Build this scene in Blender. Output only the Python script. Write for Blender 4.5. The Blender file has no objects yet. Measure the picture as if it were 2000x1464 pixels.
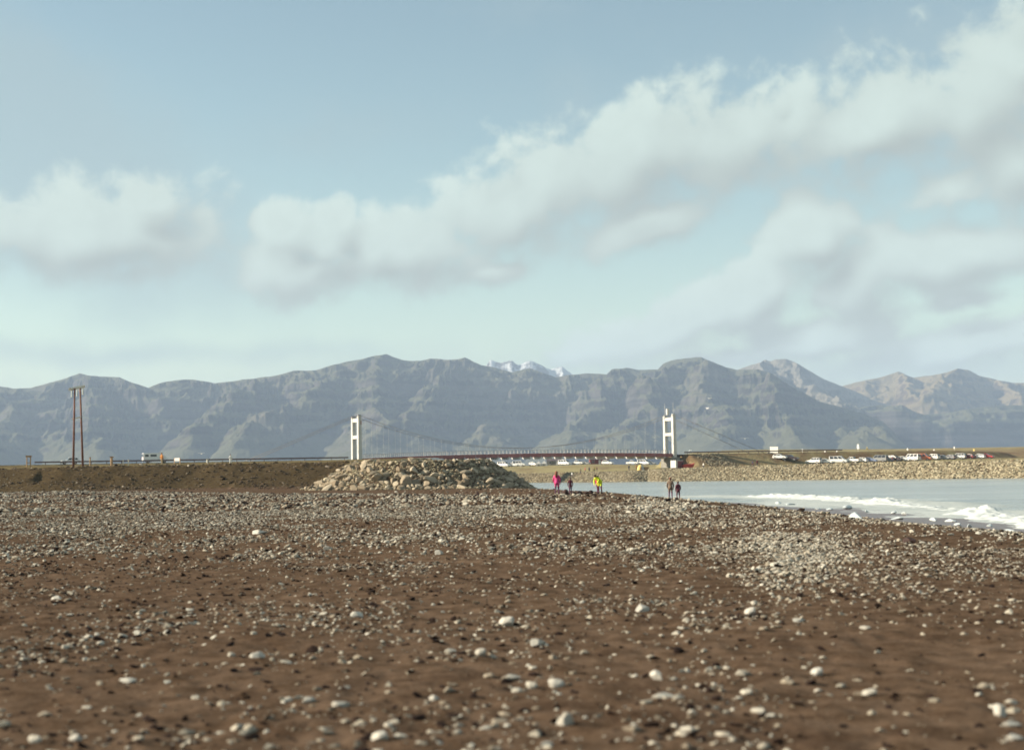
import bpy, bmesh, math, random
import numpy as np
from mathutils import Vector, Matrix

random.seed(7)
RNG = np.random.default_rng(11)
SC = bpy.context.scene
COL = SC.collection

# ------------------------------------------------------------------ camera
CAM = np.array([0.0, 0.0, 3.4])          # water level is z = 0
F_PX, W_PX, H_PX = 2890.0, 2000.0, 1464.0
PITCH = math.atan((922 - 732) / F_PX)
ROLL = math.radians(1.2)
_f = np.array([0, math.cos(PITCH), math.sin(PITCH)])
_r0 = np.array([1.0, 0, 0])
_u0 = np.array([0, -math.sin(PITCH), math.cos(PITCH)])
_r = math.cos(ROLL) * _r0 - math.sin(ROLL) * _u0
_u = math.sin(ROLL) * _r0 + math.cos(ROLL) * _u0
cam_d = bpy.data.cameras.new('camera')
cam_o = bpy.data.objects.new('camera', cam_d)
COL.objects.link(cam_o)
cam_o.matrix_world = Matrix(((_r[0], _u[0], -_f[0], CAM[0]), (_r[1], _u[1], -_f[1], CAM[1]),
                             (_r[2], _u[2], -_f[2], CAM[2]), (0, 0, 0, 1)))
cam_d.sensor_width = 36.0
cam_d.lens = 36.0 * F_PX / W_PX
cam_d.clip_start = 0.1
cam_d.clip_end = 60000
cam_d.dof.use_dof = True
cam_d.dof.focus_distance = 95.0
cam_d.dof.aperture_fstop = 1.5
SC.camera = cam_o

# ------------------------------------------------------------------ light
SUN_EL = math.radians(23.5)
SUN_AZ = math.radians(-89)               # compass angle from +Y towards +X: the sun stands to the left
SUN_DIR = np.array([math.sin(SUN_AZ) * math.cos(SUN_EL), math.cos(SUN_AZ) * math.cos(SUN_EL), math.sin(SUN_EL)])
sun_d = bpy.data.lights.new('sun', 'SUN')
sun_d.energy = 5.0
sun_d.angle = math.radians(0.55)
sun_d.color = (1.0, 0.87, 0.68)
sun_o = bpy.data.objects.new('sun', sun_d)
COL.objects.link(sun_o)
sun_o.rotation_euler = Vector((-SUN_DIR[0], -SUN_DIR[1], -SUN_DIR[2])).to_track_quat('-Z', 'Y').to_euler()
sun_o.location = (-100, 0, 80)

SC.view_settings.view_transform = 'Standard'
SC.view_settings.look = 'None'
SC.view_settings.exposure = 1.2
SC.view_settings.gamma = 1.0
SC.render.engine = 'CYCLES'
SC.cycles.use_denoising = True
SC.cycles.max_bounces = 6
SC.cycles.diffuse_bounces = 2
SC.cycles.glossy_bounces = 2
SC.cycles.transmission_bounces = 3
SC.cycles.volume_bounces = 0
SC.cycles.use_adaptive_sampling = True
SC.cycles.adaptive_threshold = 0.01
SC.cycles.filter_width = 1.7


def ray(px, py):
    d = _f * F_PX + _r * (px - W_PX / 2) + _u * (H_PX / 2 - py)
    return d / d[1]


def P(px, py, D):                         # the point at forward distance D (metres) seen at a photo position
    return CAM + ray(px, py) * D


def G(px, py, z):                         # ... and the one at height z
    d = ray(px, py)
    return CAM + d * ((z - CAM[2]) / d[2])


def PX(px, D):                            # world X at forward distance D
    return ray(px, 900)[0] * D


# ------------------------------------------------------------------ node helper
class NT:
    def __init__(self, tree):
        self.t = tree

    def n(self, typ, **kw):
        nd = self.t.nodes.new(typ)
        ins = kw.pop('ins', {})
        for k, v in kw.items():
            setattr(nd, k, v)
        for k, v in ins.items():
            if isinstance(v, bpy.types.NodeSocket):
                self.t.links.new(v, nd.inputs[k])
            else:
                nd.inputs[k].default_value = v
        return nd

    def math(self, op, a, b=None, c=None, clamp=False):
        ins = {0: a}
        if b is not None:
            ins[1] = b
        if c is not None:
            ins[2] = c
        nd = self.n('ShaderNodeMath', operation=op, ins=ins)
        nd.use_clamp = clamp
        return nd.outputs[0]

    def vmath(self, op, a, b=None):
        ins = {0: a}
        if b is not None:
            ins[1] = b
        return self.n('ShaderNodeVectorMath', operation=op, ins=ins).outputs[0]

    def mix(self, fac, a, b, blend='MIX'):
        nd = self.n('ShaderNodeMix', data_type='RGBA', blend_type=blend)
        for s, v in ((nd.inputs[0], fac), (nd.inputs[6], a), (nd.inputs[7], b)):
            if isinstance(v, bpy.types.NodeSocket):
                self.t.links.new(v, s)
            else:
                s.default_value = v if not isinstance(v, tuple) or len(v) == 4 else (*v, 1)
        return nd.outputs[2]

    def ramp(self, fac, stops, interp='LINEAR'):
        nd = self.n('ShaderNodeValToRGB', ins={0: fac})
        cr = nd.color_ramp
        cr.interpolation = interp
        while len(cr.elements) < len(stops):
            cr.elements.new(0.5)
        for e, (p, c) in zip(cr.elements, stops):
            e.position = p
            e.color = (*c, 1) if len(c) == 3 else c
        return nd.outputs[0]

    def noise(self, vec, scale, detail=4, rough=0.55, dist=0.0):
        return self.n('ShaderNodeTexNoise', ins={'Vector': vec, 'Scale': scale, 'Detail': detail,
                                                 'Roughness': rough, 'Distortion': dist}).outputs[0]

    def maprange(self, v, a, b, c=0.0, d=1.0, typ='SMOOTHSTEP'):
        nd = self.n('ShaderNodeMapRange', interpolation_type=typ, ins={0: v, 1: a, 2: b, 3: c, 4: d})
        return nd.outputs[0]


# ------------------------------------------------------------------ sky with clouds (world)
def azel(px, py):
    d = ray(px, py)
    d = d / np.linalg.norm(d)
    return math.degrees(math.atan2(d[0], d[1])), math.degrees(math.asin(d[2]))


DEG = math.degrees(1 / F_PX)              # degrees per photo pixel
# centre x, centre y, half width, half height (photo pixels), slope in degrees, peak
CLOUDS = [
    (215, 455, 215, 95, 4, 1.1), (20, 455, 150, 85, 0, .95), (290, 385, 120, 60, 5, 1.0), (240, 530, 130, 40, 6, .85),
    (560, 455, 70, 75, 0, 1.05), (650, 430, 65, 45, 0, 1.0), (620, 520, 165, 62, 0, 1.05), (820, 490, 210, 88, 3, 1.05), (625, 475, 90, 60, 0, 1.15), (730, 480, 90, 60, 0, 1.1),
    (950, 330, 110, 60, 30, .62), (1000, 420, 230, 115, 14, 1.0), (960, 535, 170, 42, 9, .9), (1200, 330, 270, 135, 15, 1.0), (1270, 430, 220, 60, 17, .95),
    (1450, 270, 260, 125, 10, 1.0), (1500, 170, 60, 55, 55, .8), (1700, 255, 260, 115, 6, 1.0), (1900, 210, 210, 135, 20, 1.0),
    (2010, 120, 130, 95, 30, .95), (1850, 370, 200, 75, 5, .9), (1980, 330, 140, 110, 5, .9), (2100, 250, 300, 260, 15, 1.0),
    (1580, 470, 85, 75, 0, 1.25), (1665, 545, 160, 100, 10, 1.05), (1480, 580, 170, 75, 22, 1.1), (1340, 625, 210, 65, 12, 1.05), (1850, 500, 230, 70, 6, 1.12),
    (1280, 660, 230, 55, 5, 1.0), (1600, 650, 240, 60, 8, 1.0), (1930, 655, 300, 48, 9, 1.1), (1880, 580, 200, 40, 6, .85), (1500, 690, 300, 40, 4, .95),
]
VEILS = [
    (10, 310, 400, 180, -22, 1.0), (560, 270, 300, 50, 8, .34), (260, 692, 560, 24, -1, .45), (1250, 720, 900, 60, 0, .4),
    (1650, 90, 330, 60, 8, .34), (1130, 190, 60, 60, 50, .35), (1090, 20, 150, 40, -10, .22), (1800, 720, 500, 70, 0, .55), (330, 245, 40, 18, 0, .3)]

world = bpy.data.worlds.new('World')
SC.world = world
world.use_nodes = True
wt = world.node_tree
wt.nodes.clear()


def blob_group(name, blobs, amp, nscale):
    g = bpy.data.node_groups.new(name, 'ShaderNodeTree')
    g.interface.new_socket('P', in_out='INPUT', socket_type='NodeSocketVector')
    g.interface.new_socket('D', in_out='OUTPUT', socket_type='NodeSocketFloat')
    g.interface.new_socket('B', in_out='OUTPUT', socket_type='NodeSocketFloat')
    k = NT(g)
    gi = g.nodes.new('NodeGroupInput')
    go = g.nodes.new('NodeGroupOutput')
    p = gi.outputs[0]
    warp = k.n('ShaderNodeTexNoise', ins={'Vector': p, 'Scale': 0.34, 'Detail': 3.0, 'Roughness': 0.5})
    w = k.vmath('SUBTRACT', warp.outputs['Color'], (0.5, 0.5, 0.5))
    w = k.vmath('MULTIPLY', w, (1.5, 1.0, 0.0))
    pw = k.vmath('ADD', p, w)
    acc = None
    for (cx, cy, hw, hh, rot, pk) in blobs:
        a, e = azel(cx, cy)
        mp = k.n('ShaderNodeMapping', vector_type='TEXTURE', ins={0: pw, 'Location': (a, e, 0), 'Rotation': (0, 0, math.radians(rot + 1.2)),
                                                                'Scale': (hw * DEG, hh * DEG, 1)}).outputs[0]
        ln = k.n('ShaderNodeVectorMath', operation='LENGTH', ins={0: mp}).outputs['Value']
        f = k.math('MULTIPLY_ADD', ln, -0.62 * pk if pk < .7 else -0.62, pk)
        acc = f if acc is None else k.n('ShaderNodeMath', operation='SMOOTH_MAX', ins={0: acc, 1: f, 2: 0.12}).outputs[0]
    # the same kind of cloud goes on all round the dome, outside the part the photograph shows
    a0, e0 = azel(1000, 500)
    far = k.n('ShaderNodeMapping', vector_type='TEXTURE', ins={0: p, 'Location': (a0, e0, 0), 'Scale': (30.0, 22.0, 1)}).outputs[0]
    fl = k.n('ShaderNodeVectorMath', operation='LENGTH', ins={0: far}).outputs['Value']
    gen = k.noise(p, 0.055, 3, 0.5)
    gen = k.math('MULTIPLY_ADD', gen, 3.2, -1.25)
    out_m = k.maprange(fl, 0.85, 1.15)
    gen = k.math('ADD', gen, k.math('MULTIPLY_ADD', out_m, 2.0, -2.0))
    acc = k.math('MAXIMUM', acc, gen)
    ns = k.noise(pw, nscale, 8, 0.58)
    ns2 = k.noise(p, nscale * 0.5, 2, 0.5)
    body = k.math('ADD', acc, k.math('MULTIPLY', k.math('SUBTRACT', ns2, 0.5), amp * 0.7))
    d = k.math('ADD', body, k.math('MULTIPLY', k.math('SUBTRACT', ns, 0.5), amp))
    g.links.new(body, go.inputs[1])
    ns3 = k.noise(pw, nscale * 3.4, 4, 0.55)
    d = k.math('ADD', d, k.math('MULTIPLY', k.math('SUBTRACT', ns3, 0.5), amp * 0.36))
    g.links.new(d, go.inputs[0])
    return g


k = NT(wt)
out = k.n('ShaderNodeOutputWorld')
bg = k.n('ShaderNodeBackground')
wt.links.new(bg.outputs[0], out.inputs[0])
sky = k.n('ShaderNodeTexSky', sky_type='NISHITA')
sky.sun_disc = False
sky.sun_elevation = SUN_EL
sky.sun_rotation = SUN_AZ
sky.altitude = 0
sky.air_density = 1.0
sky.dust_density = 0.4
sky.ozone_density = 1.0
tc = k.n('ShaderNodeTexCoord')
sep = k.n('ShaderNodeSeparateXYZ', ins={0: tc.outputs['Generated']})
az = k.math('MULTIPLY', k.math('ARCTAN2', sep.outputs[0], sep.outputs[1]), 180 / math.pi)
el = k.math('MULTIPLY', k.math('ARCSINE', sep.outputs[2]), 180 / math.pi)
pv = k.n('ShaderNodeCombineXYZ', ins={0: az, 1: el}).outputs[0]
gC = blob_group('cloud_field', CLOUDS, 1.0, 0.50)
gV = blob_group('veil_field', VEILS, 0.55, 0.22)


def use(g, v):
    nd = k.n('ShaderNodeGroup')
    nd.node_tree = g
    wt.links.new(v, nd.inputs[0])
    return nd.outputs[0], nd.outputs[1]


D0, B0 = use(gC, pv)
B1 = use(gC, k.vmath('ADD', pv, (-0.65, 1.15, 0.0)))[1]
V0 = use(gV, pv)[0]
lit = k.math('ADD', k.math('MULTIPLY', k.maprange(k.math('SUBTRACT', B0, B1), -0.28, 0.42), .72), k.math('MULTIPLY', k.maprange(k.math('SUBTRACT', D0, B0), -0.38, 0.34), .28))
soft = k.maprange(lit, .2, .7, .86, .60)
cover = k.n('ShaderNodeMapRange', interpolation_type='SMOOTHSTEP', ins={0: D0, 1: 0.25, 2: soft}).outputs[0]
veil = k.math('MULTIPLY', k.maprange(V0, -0.05, 0.6), 0.6)
thick = k.maprange(D0, 0.45, 1.15)
shade = k.math('SUBTRACT', lit, k.math('MULTIPLY', thick, 0.10), clamp=True)
CL_HI = (4.7, 5.5, 5.0)
CL_LO = (2.55, 2.78, 2.6)
ccol = k.mix(shade, CL_LO, CL_HI)
skyc = k.mix(1.0, sky.outputs[0], (1.12, 1.09, .87), 'MULTIPLY')
above = k.maprange(sep.outputs[2], -0.02, 0.02)
c1 = k.mix(k.math('MULTIPLY', veil, above), skyc, (2.65, 3.35, 3.5))
c2 = k.mix(k.math('MULTIPLY', k.math('MULTIPLY', cover, 0.93), above), c1, ccol)
wt.links.new(c2, bg.inputs[0])
bg.inputs[1].default_value = 0.0695
world.cycles.sampling_method = 'MANUAL'
world.cycles.sample_map_resolution = 512


# ------------------------------------------------------------------ numpy noise
def _hash(ix, iy, seed):
    h = (ix.astype(np.int64) * 374761393 + iy.astype(np.int64) * 668265263 + seed * 2147483647) & 0xFFFFFFFF
    h = ((h ^ (h >> 13)) * 1274126177) & 0xFFFFFFFF
    return ((h ^ (h >> 16)) & 0xFFFFFF) / float(0xFFFFFF)


def vnoise(x, y, seed=0):
    x = np.asarray(x, float)
    y = np.asarray(y, float)
    ix, iy = np.floor(x), np.floor(y)
    fx, fy = x - ix, y - iy
    fx = fx * fx * fx * (fx * (fx * 6 - 15) + 10)
    fy = fy * fy * fy * (fy * (fy * 6 - 15) + 10)
    a, b = _hash(ix, iy, seed), _hash(ix + 1, iy, seed)
    c, d = _hash(ix, iy + 1, seed), _hash(ix + 1, iy + 1, seed)
    return a + (b - a) * fx + (c - a) * fy + (a - b - c + d) * fx * fy


def fbm(x, y, octv=5, seed=0, gain=0.5):
    s, a, t = 0.0, 1.0, 0.0
    for o in range(octv):
        s = s + a * vnoise(x * 2 ** o + 17.3 * o, y * 2 ** o - 9.1 * o, seed + o)
        t += a
        a *= gain
    return s / t


def ridged(x, y, octv=5, seed=0, gain=0.5):
    s, a, t = 0.0, 1.0, 0.0
    for o in range(octv):
        s = s + a * (1 - np.abs(2 * vnoise(x * 2 ** o + 31.7 * o, y * 2 ** o + 5.3 * o, seed + o) - 1))
        t += a
        a *= gain
    return s / t


def sstep(x, a, b):
    t = np.clip((np.asarray(x, float) - a) / (b - a), 0, 1)
    return t * t * (3 - 2 * t)


# ------------------------------------------------------------------ object helpers
def link(o, parent=None):
    COL.objects.link(o)
    if parent is not None:
        o.parent = parent
    return o


def raw_mesh(name, V, Fc, smooth=False):
    me = bpy.data.meshes.new(name)
    V = np.asarray(V, np.float32)
    if isinstance(Fc, np.ndarray):
        n, kk = Fc.shape
        me.vertices.add(len(V))
        me.vertices.foreach_set('co', V.ravel())
        me.loops.add(n * kk)
        me.loops.foreach_set('vertex_index', Fc.astype(np.int32).ravel())
        me.polygons.add(n)
        me.polygons.foreach_set('loop_start', np.arange(0, n * kk, kk, dtype=np.int32))
        me.update(calc_edges=True)
        me.validate()
    else:
        me.from_pydata([tuple(v) for v in V], [], Fc)
        me.update()
    me.polygons.foreach_set('use_smooth', np.full(len(me.polygons), smooth, bool))
    return me


def fattr(me, name, vals):
    a = me.attributes.new(name, 'FLOAT', 'POINT')
    a.data.foreach_set('value', np.asarray(vals, np.float32).ravel())


def mobj(name, me, m=None, parent=None):
    o = bpy.data.objects.new(name, me)
    if m is not None and not me.materials:
        me.materials.append(m)
    return link(o, parent)


def tag(o, label=None, cat=None, group=None, kind=None):
    if label:
        o['label'] = label
    if cat:
        o['category'] = cat
    if group:
        o['group'] = group
    if kind:
        o['kind'] = kind
    return o


def thing(name, label, cat, loc=(0, 0, 0), rotz=0.0, group=None):
    o = bpy.data.objects.new(name, None)
    o.empty_display_size = 0.3
    link(o)
    o.location = tuple(float(v) for v in loc)
    o.rotation_euler = (0, 0, rotz)
    return tag(o, label, cat, group)


def copy_tree(o, parent=None):
    c = o.copy()
    link(c, parent)
    for ch in o.children:
        copy_tree(ch, c)
    return c


class MB:
    """collects shapes into one mesh"""

    def __init__(self):
        self.v, self.f = [], []

    def add(self, vs, fs):
        n = len(self.v)
        self.v += [tuple(float(c) for c in p) for p in vs]
        self.f += [tuple(i + n for i in q) for q in fs]
        return self

    def box(self, c, s, top=(1, 1), ax=None):
        x, y, z = s[0] / 2, s[1] / 2, s[2] / 2
        vs = []
        for zz, kx, ky in ((-z, 1, 1), (z, top[0], top[1])):
            for sx, sy in ((-1, -1), (1, -1), (1, 1), (-1, 1)):
                p = np.array((sx * x * kx, sy * y * ky, zz))
                if ax is not None:
                    p = ax[0] * p[0] + ax[1] * p[1] + ax[2] * p[2]
                vs.append(p + np.array(c))
        return self.add(vs, [(3, 2, 1, 0), (4, 5, 6, 7), (0, 1, 5, 4), (1, 2, 6, 5), (2, 3, 7, 6), (3, 0, 4, 7)])

    def tube(self, pts, r, n=8, cap=True):
        pts = [np.array(p, float) for p in pts]
        rs = r if hasattr(r, '__len__') else [r] * len(pts)
        vs, fs = [], []
        for i, p in enumerate(pts):
            t = pts[min(i + 1, len(pts) - 1)] - pts[max(i - 1, 0)]
            t = t / (np.linalg.norm(t) + 1e-9)
            a = np.cross(t, (0, 0, 1)) if abs(t[2]) < .95 else np.cross(t, (0, 1, 0))
            a = a / np.linalg.norm(a)
            b = np.cross(t, a)
            for j in range(n):
                q = 2 * math.pi * j / n
                vs.append(p + rs[i] * (a * math.cos(q) + b * math.sin(q)))
        for i in range(len(pts) - 1):
            for j in range(n):
                fs.append((i * n + j, i * n + (j + 1) % n, (i + 1) * n + (j + 1) % n, (i + 1) * n + j))
        if cap:
            fs.append(tuple(range(n)))
            fs.append(tuple(reversed(range((len(pts) - 1) * n, len(pts) * n))))
        return self.add(vs, fs)

    def prism(self, prof, y0, y1, fn=None):
        """side outline (x, z) extruded from y0 to y1"""
        n = len(prof)
        vs = [(x, y0, z) for x, z in prof] + [(x, y1, z) for x, z in prof]
        if fn:
            vs = [fn(p) for p in vs]
        fs = [tuple(reversed(range(n))), tuple(range(n, 2 * n))]
        fs += [(i, (i + 1) % n, n + (i + 1) % n, n + i) for i in range(n)]
        return self.add(vs, fs)

    def mesh(self, name, smooth=False, bevel=0.0):
        me = bpy.data.meshes.new(name)
        me.from_pydata(self.v, [], self.f)
        bm = bmesh.new()
        bm.from_mesh(me)
        bmesh.ops.recalc_face_normals(bm, faces=bm.faces)
        if bevel:
            bmesh.ops.bevel(bm, geom=list(bm.edges), offset=bevel, segments=2, affect='EDGES', clamp_overlap=True)
        bm.to_mesh(me)
        bm.free()
        me.polygons.foreach_set('use_smooth', np.full(len(me.polygons), smooth, bool))
        return me

    def build(self, name, m, parent=None, smooth=False, bevel=0.0):
        return mobj(name, self.mesh(name, smooth, bevel), m, parent)


# ------------------------------------------------------------------ materials
def new_mat(name):
    m = bpy.data.materials.new(name)
    m.use_nodes = True
    k = NT(m.node_tree)
    b = m.node_tree.nodes['Principled BSDF']
    return m, k, b


def plain(name, col, rough=0.6, var=0.25, scale=6.0, metal=0.0, bump=0.0, spec=0.5):
    m, k, b = new_mat(name)
    pos = k.n('ShaderNodeTexCoord').outputs['Object']
    ns = k.noise(pos, scale, 5, 0.6)
    lo = tuple(c * (1 - var) for c in col)
    hi = tuple(min(1, c * (1 + var)) for c in col)
    c = k.ramp(ns, [(0.3, lo), (0.7, hi)])
    m.node_tree.links.new(c, b.inputs['Base Color'])
    b.inputs['Roughness'].default_value = rough
    b.inputs['Metallic'].default_value = metal
    b.inputs['Specular IOR Level'].default_value = spec
    if bump:
        bp = k.n('ShaderNodeBump', ins={'Strength': 0.6, 'Distance': bump, 'Height': ns})
        m.node_tree.links.new(bp.outputs[0], b.inputs['Normal'])
    return m


def stone_mat(name, stops, src, rough=0.9, nscale=9.0, var=0.35):
    """stops: colour ramp over a per-stone tone; src: 'attr' or 'object'"""
    m, k, b = new_mat(name)
    if src == 'attr':
        tone = k.n('ShaderNodeAttribute', attribute_name='tone').outputs['Fac']
    else:
        tone = k.n('ShaderNodeObjectInfo').outputs['Random']
    pos = k.n('ShaderNodeNewGeometry').outputs['Position']
    ns = k.noise(pos, nscale, 5, 0.65)
    c = k.ramp(tone, stops)
    f = k.math('MULTIPLY_ADD', ns, var * 2, 1 - var)
    fc = k.n('ShaderNodeCombineColor', ins={0: f, 1: f, 2: f}).outputs[0]
    c = k.mix(1.0, c, fc, 'MULTIPLY')
    m.node_tree.links.new(c, b.inputs['Base Color'])
    b.inputs['Roughness'].default_value = rough
    b.inputs['Specular IOR Level'].default_value = 0.06
    bp = k.n('ShaderNodeBump', ins={'Strength': 0.5, 'Distance': 0.5 / nscale, 'Height': ns})
    m.node_tree.links.new(bp.outputs[0], b.inputs['Normal'])
    return m


PEB = [(0.0, (.014, .009, .008)), (.30, (.032, .020, .016)), (.36, (.13, .105, .078)), (.5, (.22, .188, .145)), (.75, (.33, .30, .245)), (1.0, (.49, .47, .41))]
M_PEB = stone_mat('pebble_mix', PEB, 'attr', nscale=22.0, var=.25)
M_STONE = stone_mat('beach_stone', [(0.0, (.18, .148, .112)), (.4, (.29, .26, .21)), (1.0, (.44, .415, .36))], 'object', nscale=22.0, var=.2)
M_BRIGHT = stone_mat('white_stone', [(0.0, (.34, .32, .28)), (1.0, (.52, .505, .46))], 'object', nscale=22.0, var=.15)
M_RIP = stone_mat('riprap_stone', [(0, (.19, .152, .108)), (.5, (.29, .243, .18)), (1, (.40, .35, .27))], 'object', nscale=2.5)
M_RIPA = stone_mat('riprap_mass', [(0, (.10, .065, .042)), (.25, (.20, .17, .115)), (.7, (.32, .28, .195)), (1, (.42, .38, .28))], 'attr', nscale=2.5)
M_SCRUB = stone_mat('slope_rubble', [(0, (.045, .032, .022)), (.6, (.10, .075, .05)), (.92, (.16, .125, .09)), (1, (.36, .32, .27))], 'attr', nscale=3)
M_DARKROCK = stone_mat('wet_dark_rock', [(0, (.03, .018, .018)), (1, (.07, .045, .04))], 'object', rough=.45, nscale=8)
M_ICE = plain('ice', (.45, .50, .515), .25, .08, 5, bump=.05)

# ------------------------------------------------------------------ terrain functions
SHORE = np.array([(30, -120), (26, -30), (24, 20), (22.3, 64), (21.6, 90), (20.2, 118), (17.0, 142), (12.5, 160), (7, 178), (3.6, 196), (0, 235),
                  (-12, 330), (-30, 440), (-60, 620)], float)


def poly_dist(X, Y, pts):
    X = np.asarray(X, float)
    Y = np.asarray(Y, float)
    best = np.full(X.shape, 1e18)
    side = np.zeros(X.shape)
    tt = np.zeros(X.shape)
    L = 0.0
    for (ax, ay), (bx, by) in zip(pts[:-1], pts[1:]):
        dx, dy = bx - ax, by - ay
        l2 = dx * dx + dy * dy
        t = np.clip(((X - ax) * dx + (Y - ay) * dy) / l2, 0, 1)
        qx, qy = ax + t * dx - X, ay + t * dy - Y
        d = qx * qx + qy * qy
        cr = dx * (Y - ay) - dy * (X - ax)
        m = d < best
        best = np.where(m, d, best)
        side = np.where(m, np.sign(cr), side)
        tt = np.where(m, L + t * math.sqrt(l2), tt)
        L += math.sqrt(l2)
    return np.sqrt(best), side, tt


def shore_s(X, Y):                        # metres inland of the water's edge
    d, s, t = poly_dist(X, Y, SHORE)
    return d * s


HEAD = np.array((-11.0, 176.0))
TOWER_L = np.array((-46.4, 438.0))
TOWER_R = np.array((51.2, 485.0))
EX = (TOWER_R - TOWER_L) / np.linalg.norm(TOWER_R - TOWER_L)
EN = np.array((-EX[1], EX[0]))
DECK_Z = 8.4


def dike(X, Y):
    pts = np.array([HEAD, (-19, 240), (-37, 380), TOWER_L + EX * 4])
    d, s, t = poly_dist(X, Y, pts)
    top = 4.85 + 1.9 * sstep(t, 30, 240)
    return top - np.maximum(0, d - 8.0) / 1.6, d, t


def zland(X, Y, fine=True):
    X = np.asarray(X, float)
    Y = np.asarray(Y, float)
    s = shore_s(X, Y) + (fbm(X / 14, Y / 14, 3, 5) - .5) * 3.0
    prof = np.where(s < 13, 0.2 + 0.115 * s, 0.2 + 1.495 + .055 * (1 - np.exp(-(s - 13) / 4)))
    prof = np.where(s < 0, np.where(s > -2.5, .2 + .055 * s, np.where(s > -8, .0625 + .022 * (s + 2.5), -.0585 + .12 * (s + 8))), prof)
    z = np.maximum(prof, -2.2)
    z = z + 0.42 * sstep(-X, 12, 48) * sstep(Y, 70, 185)
    z = z + (fbm(X / 9, Y / 9, 3, 21) - .5) * .16 * sstep(s, 2, 12) * sstep(Y, 14, 40)
    Yb = 187 + 6 * (fbm(X / 25, X * 0, 3, 3) - .5) + .10 * (X + 40)
    t = sstep(Y, Yb, Yb + 13)
    left = sstep(-X, 17, 21) * (Y > 150)
    zt = 5.25 + np.clip(Y - 200, 0, 210) * .0122 + (fbm(X / 12, Y / 12, 4, 8) - .5) * .5
    # a track runs down the bank face
    tr = np.exp(-((Y - Yb - 5.5 + (X + 52) * .22) / 1.6) ** 2) * ((X > -62) & (X < -36))
    ze = z + (zt - z) * t - .45 * tr + (fbm(X / 2.2, Y / 2.2, 3, 12) - .5) * .55 * t * (1 - sstep(Y, 202, 206))
    z = z + (ze - z) * left
    dz, dd, dt = dike(X, Y)
    z = np.where((Y > 140) & (dz > z), dz, z)
    if fine:
        near = 1 - sstep(Y, 55, 110)
        z = z + near * ((fbm(X / .30, Y / .36, 3, 33) - .5) * .058 + (fbm(X / 3.3, Y / 4.1, 2, 34) - .5) * .07)
    # road bed behind the bank
    q = np.stack([X - TOWER_L[0], Y - TOWER_L[1]], -1)
    al, ac = q @ EX, q @ EN
    road = DECK_Z - .35 - np.maximum(0, np.abs(ac) - 4.5) / 2.5
    z = np.where((al < 3) & (road > z), road, z)
    return z


def zl(x, y):
    return float(zland(np.array([x]), np.array([y]))[0])


_tx = [600, 900, 1050, 1150, 1236, 1266, 1292, 1400, 1500, 1650, 2000, 2400, 3200]
_td = [560, 500, 468, 439, 419, 423, 411, 395, 377, 356, 307, 275, 240]
_tu = [ray(a, 900)[0] for a in _tx]
_cz = [2.9, 2.9, 2.9, 2.9, 3.0, 3.1, 3.2, 3.6, 3.65, 3.7, 3.5, 3.5, 3.5]
_my = [(1290, 900), (1330, 889), (1360, 884), (1420, 880), (1480, 878.5), (1600, 878), (1740, 877.5), (1880, 875), (2000, 873), (2300, 869), (3000, 850)]
_mu = [ray(a, b)[0] for a, b in _my]
_mv = [ray(a, b)[2] for a, b in _my]
ROAD_R = [TOWER_R + EX * 3]
for i in range(1, 8):
    ROAD_R.append(TOWER_R + EX * (14 + i * 9))
for i in range(1, 13):
    a = i * 0.085
    dvec = np.array((EX[0] * math.cos(a) - EX[1] * math.sin(a), EX[0] * math.sin(a) + EX[1] * math.cos(a)))
    ROAD_R.append(ROAD_R[-1] + dvec * 14)
ROAD_R = np.array(ROAD_R)


def zfar(X, Y):
    X = np.asarray(X, float)
    Y = np.asarray(Y, float)
    u = X / Y
    Dt = np.interp(u, _tu, _td) + (fbm(X / 6, X * 0 + 2, 3, 44) - .5) * 3
    zc = np.interp(u, _tu, _cz)
    s = Y - Dt
    z = np.where(s < 14, zc * s / 14.0, zc)
    z = np.maximum(z, -2.2)
    back = np.interp(u, [-.5, .05, .1, .15, .22, .35, .6], [3.4, 3.3, 2.2, .6, .6, 1.2, 1.2])
    z = z + back * sstep(s, 20, 190)
    z = z + (fbm(X / 30, Y / 45, 4, 51) - .5) * .7 * sstep(s, 16, 60)
    zm = CAM[2] + np.interp(u, _mu, _mv) * 1000.0
    rise = sstep(Y, 590, 985)
    z = np.where(u > _mu[0], z + np.maximum(zm - z, 0) * rise, z)
    d, sd, t = poly_dist(X, Y, ROAD_R)
    road = DECK_Z - .35 - np.maximum(0, d - 4.6) / 2.4 - np.maximum(0, t - 110) * .012
    ahead = (X - TOWER_R[0]) * EX[0] + (Y - TOWER_R[1]) * EX[1]
    z = np.where((road > z) & (t < 225) & (ahead > 2.6), road, z)
    return z


def zf(x, y):
    return float(zfar(np.array([x]), np.array([y]))[0])


def grid_mesh(name, X, Y, Z, smooth=True):
    r, c = X.shape
    V = np.stack([X, Y, Z], -1).reshape(-1, 3)
    i = np.arange(r * c).reshape(r, c)
    Fc = np.stack([i[:-1, :-1], i[:-1, 1:], i[1:, 1:], i[1:, :-1]], -1).reshape(-1, 4)
    return raw_mesh(name, V, Fc, smooth)


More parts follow.
